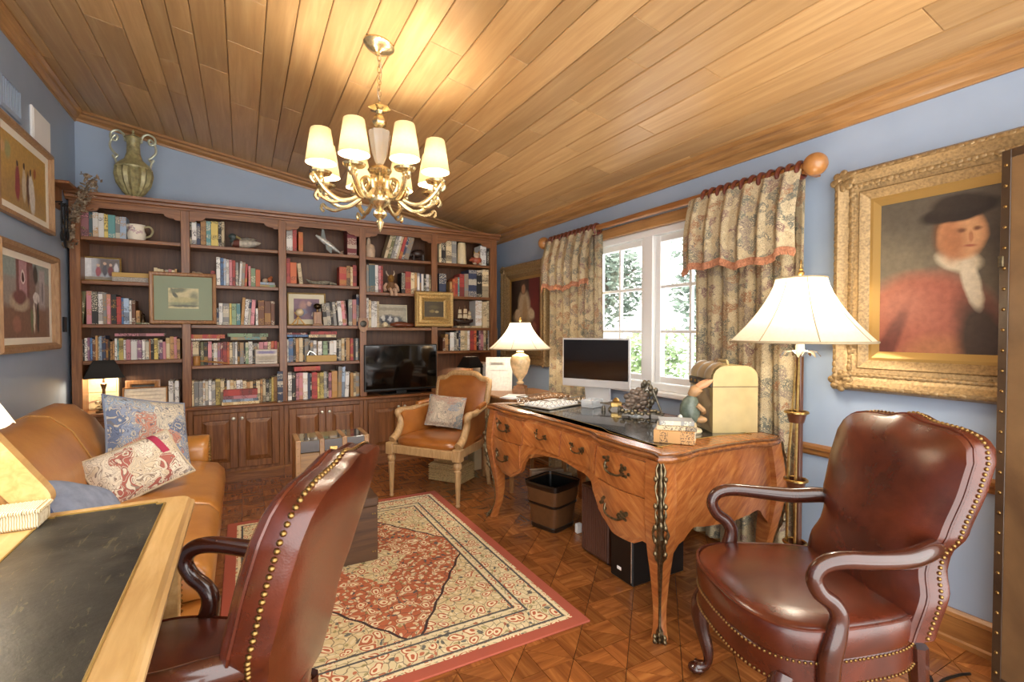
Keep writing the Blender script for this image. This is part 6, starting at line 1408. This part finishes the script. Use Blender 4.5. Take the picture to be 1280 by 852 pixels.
# ================================================================== floor lamp
t = thing('floor_lamp', 'tall brown and brass floor lamp with wide ivory bell shade', 'floor lamp', (2.165, 1.305, 0)); fp = plain('brown_lacquer_post', '#5a3420', .3, coat=.3, var=.2)
MB().lathe([(.13, 0), (.135, .012), (.12, .024), (.02, .034), (0, .034)], 28).build('base', fp, t, smooth=True)
MB().box(-.012, .012, -.012, .012, .03, 1.17, .003).build('post', fp, t)
for a in (2.2, 3.4): MB().tube([(.045*math.cos(a), .045*math.sin(a), .03), (.04*math.cos(a), .04*math.sin(a), .7), (.01*math.cos(a), .01*math.sin(a), 1.17)], [.007, .006, .005], 8).build('side_rod', M['brass'], t)
for z in (.34, .62, .92): MB().tube([(-.02 + .045*math.cos(a), .045*math.sin(a), z) for a in [2*math.pi*j/20 for j in range(20)]], .006, 6, closed=True).build('cup_ring', M['brass'], t, smooth=True); MB().lathe([(.0, z - .05), (.03, z - .045), (.042, z), (.038, z), (.02, z - .04)], 16, (-.02, 0, 0)).build('cup', fp, t, smooth=True)
lb = MB()
for k in range(7):
    a = k*.9; lb.loft([[(r_*math.cos(a) - w*math.sin(a), r_*math.sin(a) + w*math.cos(a), z), (r_*math.cos(a) + w*math.sin(a), r_*math.sin(a) - w*math.cos(a), z), (r_*math.cos(a), r_*math.sin(a), z + .004)] for r_, w, z in ((.012, .004, 1.165), (.04, .016, 1.19), (.065, .012, 1.185), (.08, .002, 1.165))])
lb.build('leaf_crown', M['silver'], t, smooth=True); MB().lathe([(.016, 1.17), (.018, 1.2), (.014, 1.26), (0, 1.26)], 14).build('candle_sleeve', M['paper'], t, smooth=True)
bell_shade(t, 1.232, 1.51, .287, .10, 11, 8)
MB(Matrix.Translation((0, 0, 1.572)) @ Matrix.Rotation(math.pi/2, 4, 'X') @ Matrix.Rotation(.5, 4, 'Y')).tube([(.018*math.cos(a), .018*math.sin(a), 0) for a in [2*math.pi*j/16 for j in range(16)]], .003, 6, closed=True).build('finial_ring', M['brass'], t)

# ================================================================== curtains
RODX, RODZ = 2.455, 2.09
rodm = wood('pole_wood', '#7a4a24', '#a8713c', (1, 14, 1), 3, .3, .3); ringm = wood('dark_ring_wood', '#4a1e12', '#703420', (1, 1, 1), 6, .35, .3)
t = thing('curtain_rod', 'thick wooden curtain pole with ball ends above the window', 'curtain rod', (RODX, 2.65, RODZ))
MB().tube([(0, -1.19, 0), (0, 1.19, 0)], .022, 16).build('pole', rodm, t, smooth=True)
for y in (-1.235, 1.235): MB().ball((0, y, 0), .055, 20, 14).build('ball_finial', plain('finial_wood', '#a87440', .3, coat=.3, var=.15) if 'finial_wood' not in bpy.data.materials else bpy.data.materials['finial_wood'], t, smooth=True)
ring_me = MB(Matrix.Rotation(math.pi/2, 4, 'X')).tube([(.036*math.cos(a), .036*math.sin(a), 0) for a in [2*math.pi*j/18 for j in range(18)]], .013, 8, closed=True).mesh('curtain_ring', ringm, True)
RY = [(-1.165 + .052*k) for k in range(12)] + [(.455 + .058*k) for k in range(12)]
for y in RY: obj('curtain_ring', ring_me, t, (0, y, -.009))
for y in (-1.19, 1.19): MB().box(-.02, .105, y - .012, y + .012, -.035, -.02, .002).build('bracket', rodm, t)
drape = floral('leaf_print_linen', [(0, '#b8a582'), (.2, '#8d7f72'), (.35, '#c8b896'), (.5, '#a07a5c'), (.6, '#747468'), (.8, '#bfae8c'), (.92, '#8a6f66')], 34, '#c2b391', '#4e4745', .1, 1.6)
fr_m = plain('rust_fringe', '#b07a5c', .9, var=.35, scale=120, rel=.8); lin = plain('pale_blue_lining', '#c3cdd4', .8)
def curtain(label, y0, y1, flip):
    t = thing('curtain', label, 'curtain', (RODX, (y0 + y1)/2, 0), 0, 'leaf print curtains at the window'); ym = (y0 + y1)/2; n = 120; W_ = y1 - y0
    rg = random.Random(int(y0*100)); ph = rg.random()*6
    def wave(a, amp): return amp*(math.sin(a*W_*58 + ph) + .35*math.sin(a*W_*117 + 1.3*ph) + .3*math.sin(a*W_*23))
    def P(a, b):
        z = 2.045*(1 - b) + .03*b; return (.028 + wave(a, .022*(.5 + .5*b)) , y0 - ym + W_*a*(1) + .004*math.sin(b*9 + a*20), z)
    mb = MB(); mb.grid(P, n, 22); mb.grid(lambda a, b: (P(a, b)[0] + .003, P(a, b)[1], P(a, b)[2]), n, 22); pn = mb.build('panel', [drape], t, smooth=True, angle=80)
    def V(a, b):
        hem = 1.672 + .014*math.sin(a*math.pi*3 + (0 if flip else 1.2)) + .012*math.sin(a*23)
        z = 2.078*(1 - b) + hem*b; bl = .018 + .055*math.sin(min(1, b*1.15)*math.pi*.6)
        return (-.022 - bl - .5*wave(a + .013, .026*(.6 + .4*b)), y0 - .01 - ym + (W_ + .02)*a, z)
    mb = MB(); mb.grid(V, n, 14); mb.grid(lambda a, b: (V(a, b)[0] + .003, V(a, b)[1], V(a, b)[2]), n, 14); mb.build('valance', drape, t, smooth=True, angle=80)
    hb = MB(); 
    for k in range(n*2):
        p = V(k/(n*2 - 1), 1.0); hb.tube([p, (p[0] - .004, p[1] + rg.uniform(-.004, .004), p[2] - .02), (p[0] - .001, p[1] + rg.uniform(-.005, .005), p[2] - .04)], [.004, .006, .0025], 5)
    hb.build('fringe', fr_m, t, kind='stuff')
    hd = MB(); hd.grid(lambda a, b: (.0 + wave(a, .006) - .026, y0 - ym + W_*a, 2.085 - .05*b), n, 3); hd.build('heading', drape, t, smooth=True)
    e = y1 if flip else y0
    return t
curtain('leaf print curtain with fringed valance beside the floor lamp', 1.475, 2.15, False)
curtain('leaf print curtain with fringed valance behind the computer', 3.085, 3.80, True)

# ================================================================== paintings on the window wall
def big_frame(mb, w, h, fw): return rect_frame(mb, w, h, [(0, 0), (0, -.03), (fw*.08, -.055), (fw*.2, -.062), (fw*.32, -.05), (fw*.45, -.036), (fw*.7, -.028), (fw*.74, -.034), (fw*.8, -.03), (fw, -.012), (fw, -.001)])
def carve(parent, w, h, fw, step, s, seed):
    mb = MB(); rg = random.Random(seed)
    for ring_, q, r in ((.15, -.058, s), (.5, -.036, s*.8)):
        i = fw*ring_; L = [(-w/2 + i, -h/2 + i), (w/2 - i, -h/2 + i), (w/2 - i, h/2 - i), (-w/2 + i, h/2 - i), (-w/2 + i, -h/2 + i)]
        for k, p in enumerate(along([(x, 0, z) for x, z in L], step*(1 if ring_ < .3 else .8))):
            hor = abs(abs(p.z) - (h/2 - i)) < 1e-4; ln, th = (s*1.25, s*.75)
            mb.ball((p.x, q + .004 + rg.uniform(-.002, .002), p.z), (ln if hor else th, s*.55, th if hor else ln), 7, 5)
            if ring_ > .3: mb.ball((p.x + (rg.uniform(-.4, .4)*fw*.3 if not hor else 0), q + .005, p.z + (rg.uniform(-.4, .4)*fw*.3 if hor else 0)), (r*.6, r*.35, r*.6), 6, 4)
    for sx_ in (-1, 1):
        for sz_ in (-1, 1):
            for k in range(16):
                a = k*.8; mb.ball((sx_*(w/2 - fw*.32 + fw*.28*math.cos(a)*(1 - k/24)), -.05, sz_*(h/2 - fw*.32 + fw*.28*math.sin(a)*(1 - k/24))), (s*1.1, s*.8, s*1.1), 7, 5)
    mb.build('carved_relief', M['gold'], parent, smooth=True, kind='stuff')
sitter = paint('portrait_oil', '#6b6252', [('e', -.16, .1, .3, .4, 0, '#7b715e', .9), ('e', .2, .3, .3, .35, 0, '#4b4238', .9), ('e', -.12, .3, .3, .14, 0, '#5e564a', .9), ('e', -.16, -.5, .36, .5, 0, '#a8604a', .15), ('e', -.1, -.2, .2, .2, 10, '#a5604e', .4), ('e', -.06, -.42, .17, .16, -8, '#b07452', .4), ('e', -.28, -.36, .035, .24, -22, '#74423a', .5), ('e', .1, -.38, .09, .3, 14, '#46362c', .5), ('e', .02, -.46, .2, .06, 0, '#40302a', .6),
    ('e', -.01, .05, .075, .045, -20, '#d3c6aa', .4), ('e', .035, -.05, .028, .1, 12, '#d8ccb2', .4), ('e', -.055, .17, .04, .085, 0, '#6a4a34', .5), ('e', .0, .155, .078, .1, 0, '#c08a62', .25), ('e', .02, .15, .05, .08, 0, '#d3a276', .6), ('e', -.03, .13, .04, .08, 0, '#ab7450', .9), ('e', .0, .17, .013, .008, 0, '#7a5038', 1.0), ('e', .05, .17, .013, .008, 0, '#7a5038', 1.0), ('e', .028, .14, .008, .022, 0, '#b27a56', .6), ('e', .026, .105, .022, .005, 0, '#a8644e', 1.0), ('e', -.01, .25, .13, .042, 6, '#332b26', .25), ('e', -.01, .28, .09, .04, 0, '#3a322c', .4)], .02, 12, .35)
t = thing('large_portrait', 'large oil portrait of a person in red robe, wide carved gold frame', 'painting', (XR - .004, .885, 1.515), -math.pi/2); w_, h_, f_ = .95, 1.035, .15
big_frame(MB(), w_, h_, f_).build('gilt_frame', M['gold'], t, smooth=True, angle=30); carve(t, w_, h_, f_, .03, .0165, 1)
rect_frame(MB(), w_ - 2*f_ + .005, h_ - 2*f_ + .005, [(0, -.008), (0, -.014), (.012, -.014), (.04, -.007), (.04, -.002)]).build('slip', plain('smooth_gilt', '#b08d50', .35, .5), t)
MB().box(-w_/2 + .01, w_/2 - .01, -.003, -.001, -h_/2 + .01, h_/2 - .01).build('backing', M['black'], t)
MB().box(-w_/2 + f_ + .03, w_/2 - f_ - .03, -.0055, -.003, -h_/2 + f_ + .03, h_/2 - f_ - .03).build('canvas', sitter, t)
lady = paint('lady_portrait', '#33261f', [('r', .18, .1, .1, .5, 0, '#6e1f1e', .3), ('e', -.02, .08, .12, .16, 0, '#cbb694', .4), ('e', -.03, -.03, .2, .08, 0, '#c4ad88', .4), ('e', .0, .02, .05, .14, 0, '#b8986c', .5), ('e', -.03, .275, .065, .075, 0, '#4a3426', .3), ('e', -.03, .255, .04, .05, 0, '#c0906c', .3), ('e', -.15, .0, .06, .05, 40, '#d8c6a4', .4), ('e', .13, .0, .06, .05, -40, '#d8c6a4', .4), ('e', .18, -.15, .05, .06, 0, '#a8604a', .5), ('e', 0, -.3, .25, .2, 0, '#5a4030', .7)], .03, 14, .35)
t = thing('lady_portrait', 'oil portrait of a figure in white with red drape, gold frame in the corner', 'painting', (XR - .004, 4.40, 1.455), -math.pi/2); w_, h_, f_ = .92, 1.04, .14
big_frame(MB(), w_, h_, f_).build('gilt_frame', M['gold'], t, smooth=True, angle=30); carve(t, w_, h_, f_, .034, .015, 2)
MB().box(-w_/2 + .01, w_/2 - .01, -.003, -.001, -h_/2 + .01, h_/2 - .01).build('backing', M['black'], t); MB().box(-w_/2 + f_ - .01, w_/2 - f_ + .01, -.0055, -.003, -h_/2 + f_ - .01, h_/2 - f_ + .01).build('canvas', lady, t)
rect_frame(MB(), w_ - 2*f_ + .005, h_ - 2*f_ + .005, [(0, -.008), (0, -.012), (.03, -.007), (.03, -.002)]).build('slip', bpy.data.materials['smooth_gilt'], t)
# ================================================================== leather screen at the right
t = thing('leather_screen', 'tall studded brown leather folding screen standing before the large portrait', 'screen', (2.375, .715, 0)); scm = leather('aged_screen_leather', '#5e4630', '#8f6f4a', .45, .1, 2.0)
for k, (p, q) in enumerate((((0, 0), (-.16, -.42)), ((-.16, -.425), (.08, -.8)))):
    a, b = Vector(p), Vector(q); d = (b - a).normalized(); nn = Vector((-d.y, d.x)); L = (b - a).length
    if nn.x > 0: nn = -nn
    Mx = Matrix(((d.x, nn.x, 0, a.x), (d.y, nn.y, 0, a.y), (0, 0, 1, 0), (0, 0, 0, 1)))
    pn = MB(Mx).box(.002, L - .002, -.022, 0, .01, 1.915, .005).build('panel', scm, t)
    ed = MB(Mx); ed.box(.0, .03, -.002, .003, .01, 1.915, .001); ed.box(L - .03, L, -.002, .003, .01, 1.915, .001); ed.box(.03, L - .03, -.002, .003, 1.885, 1.915, .001); ed.box(.03, L - .03, -.002, .003, .01, .04, .001)
    ed.build('edge_binding', leather('screen_binding', '#33241a', '#54402c', .4) if 'screen_binding' not in bpy.data.materials else bpy.data.materials['screen_binding'], pn)
    for j in range(26):
        for x_ in (.015, L - .015): obj('stud', nail_me, t, Mx @ Vector((x_, .003, .05 + .0725*j)), orient((nn.x, nn.y, 0)))
MB().box(-.014, .004, -.012, .004, 1.505, 1.545, .003).build('latch', M['ormolu'], t)
# cable on the floor
tag(MB().tube(smoothpath([tuple(on_z(1142, 835, .006)), tuple(on_z(1165, 850, .006)), (1.95, .80, .006), (2.1, .74, .006), (2.2, .80, .006), (2.3, .79, .006), (2.36, .77, .006)], 5), .005, 6).build('power_cable', M['black'], None, smooth=True), 'black power cable lying on the floor by the leather screen', 'cable')

# ================================================================== chandelier
t = thing('chandelier', 'eight arm brass chandelier with small pleated shades hanging from the ceiling', 'chandelier', (.605, 2.485, 0)); CBR = plain('pale_gilt_brass', '#cdb88c', .25, .9, var=.2, scale=40)
zc = ceil_z(.605)
MB(Matrix.Translation((0, 0, zc)) @ Matrix.Rotation(-SLOPE, 4, 'Y')).lathe([(.075, .004), (.076, -.008), (.06, -.022), (.03, -.032), (.012, -.04), (.01, -.055), (0, -.056)], 28).build('ceiling_canopy', CBR, t, smooth=True)
lk = MB(); z = zc - .05; k = 0
while z > 2.415:
    lk.M = Matrix.Translation((0, 0, z - .016)) @ Matrix.Rotation(math.pi/2*(k % 2), 4, 'Z'); lk.tube([(.008*math.cos(a), 0, .018*math.sin(a)) for a in [2*math.pi*j/12 for j in range(12)]], .0024, 5, closed=True); z -= .029; k += 1
lk.M = None; lk.build('chain', CBR, t, smooth=True)
MB().tube(smoothpath([(.004, 0, zc - .05), (.012, .006, 2.55), (-.008, 0, 2.48), (.002, 0, 2.415)], 4), .003, 5).build('cord', M['silver'], t)
MB().lathe([(0, 2.425), (.006, 2.42), (.008, 2.405), (.05, 2.385), (.052, 2.38), (.02, 2.37), (.012, 2.355), (.022, 2.345), (.034, 2.32), (.03, 2.3), (.014, 2.285), (.014, 2.28)], 24, flute=6, fa=.08).build('crown', CBR, t, smooth=True)
cg = bpy.data.materials.new('cut_glass'); cg.use_nodes = True; b_ = cg.node_tree.nodes['Principled BSDF']; b_.inputs['Base Color'].default_value = (.9, .86, .78, 1); b_.inputs['Roughness'].default_value = .08; b_.inputs['Transmission Weight'].default_value = .7
MB().lathe([(.014, 2.285), (.05, 2.268), (.052, 2.255), (.046, 2.22), (.036, 2.16), (.024, 2.12), (.014, 2.105)], 32, flute=8, fa=.06).build('glass_column', cg, t, smooth=True)
MB().lathe([(.014, 2.108), (.02, 2.1), (.055, 2.085), (.06, 2.075), (.05, 2.06), (.022, 2.045), (.026, 2.03), (.045, 2.01), (.05, 1.985), (.034, 1.96), (.05, 1.95), (.055, 1.935), (.05, 1.915), (.03, 1.9), (.016, 1.885), (.03, 1.87), (.034, 1.855), (.02, 1.84), (.01, 1.832), (.02, 1.82), (.012, 1.795), (0, 1.77)], 28).build('hub', CBR, t, smooth=True)
cs = shade_mat('chandelier_shade_cloth', '#b8a47c', .06)
gb = glow('candle_bulb', '#ffedcf', 14)
for k in range(8):
    a = math.radians(22.5 + 45*k + 76.4); c, s_ = math.cos(a), math.sin(a); R_ = .285
    def pp(r, z, o=0): return (r*c - o*s_, r*s_ + o*c, z)
    arm = MB(); p1 = smoothpath([(.045, 1.945), (.085, 1.965), (.10, 2.01), (.07, 2.03), (.06, 2.0), (.09, 1.96), (.15, 1.915), (.22, 1.9), (.29, 1.935), (.335, 1.985), (.35, 2.0), (.365, 1.985), (.35, 1.965), (.338, 1.98)], 4)
    arm.tube([pp(r*.905, z) for r, z in p1], [lerp_tab([(0, .012), (.4, .011), (.8, .011), (1, .008)], i/(len(p1)-1)) for i in range(len(p1))], 8)
    p2 = smoothpath([(.2, 1.902), (.26, 1.885), (.31, 1.9), (.335, 1.92), (.345, 1.9), (.33, 1.885)], 4); arm.tube([pp(r*.905, z) for r, z in p2], .008, 6)
    arm.ball(pp(R_, 1.975), (.016, .016, .02), 10, 6)
    ao = arm.build('arm', CBR, t, smooth=True)
    cx, cy_ = R_*c, R_*s_
    MB().lathe([(.01, 1.985), (.014, 1.995), (.045, 2.005), (.05, 2.015), (.044, 2.016), (.016, 2.01), (.016, 2.03), (.012, 2.035)], 20, (cx, cy_, 0)).build('drip_cup', CBR, ao, smooth=True)
    MB().lathe([(.011, 2.012), (.011, 2.075), (0, 2.076)], 12, (cx, cy_, 0)).build('candle_sleeve', M['paper'], ao, smooth=True)
    sh = MB().lathe([(.068, 2.055), (.066, 2.07), (.046, 2.205), (.044, 2.212)], 32, (cx, cy_, 0), flute=16, fa=.012, cap=False); sh.build('shade', cs, ao, smooth=True)
    MB().ball((cx, cy_, 2.115), (.014, .014, .028), 10, 6).build('bulb', gb, ao, smooth=True)
    bulb_light(t, (cx, cy_, 2.115), 12.0, .034, (1.0, .92, .8))
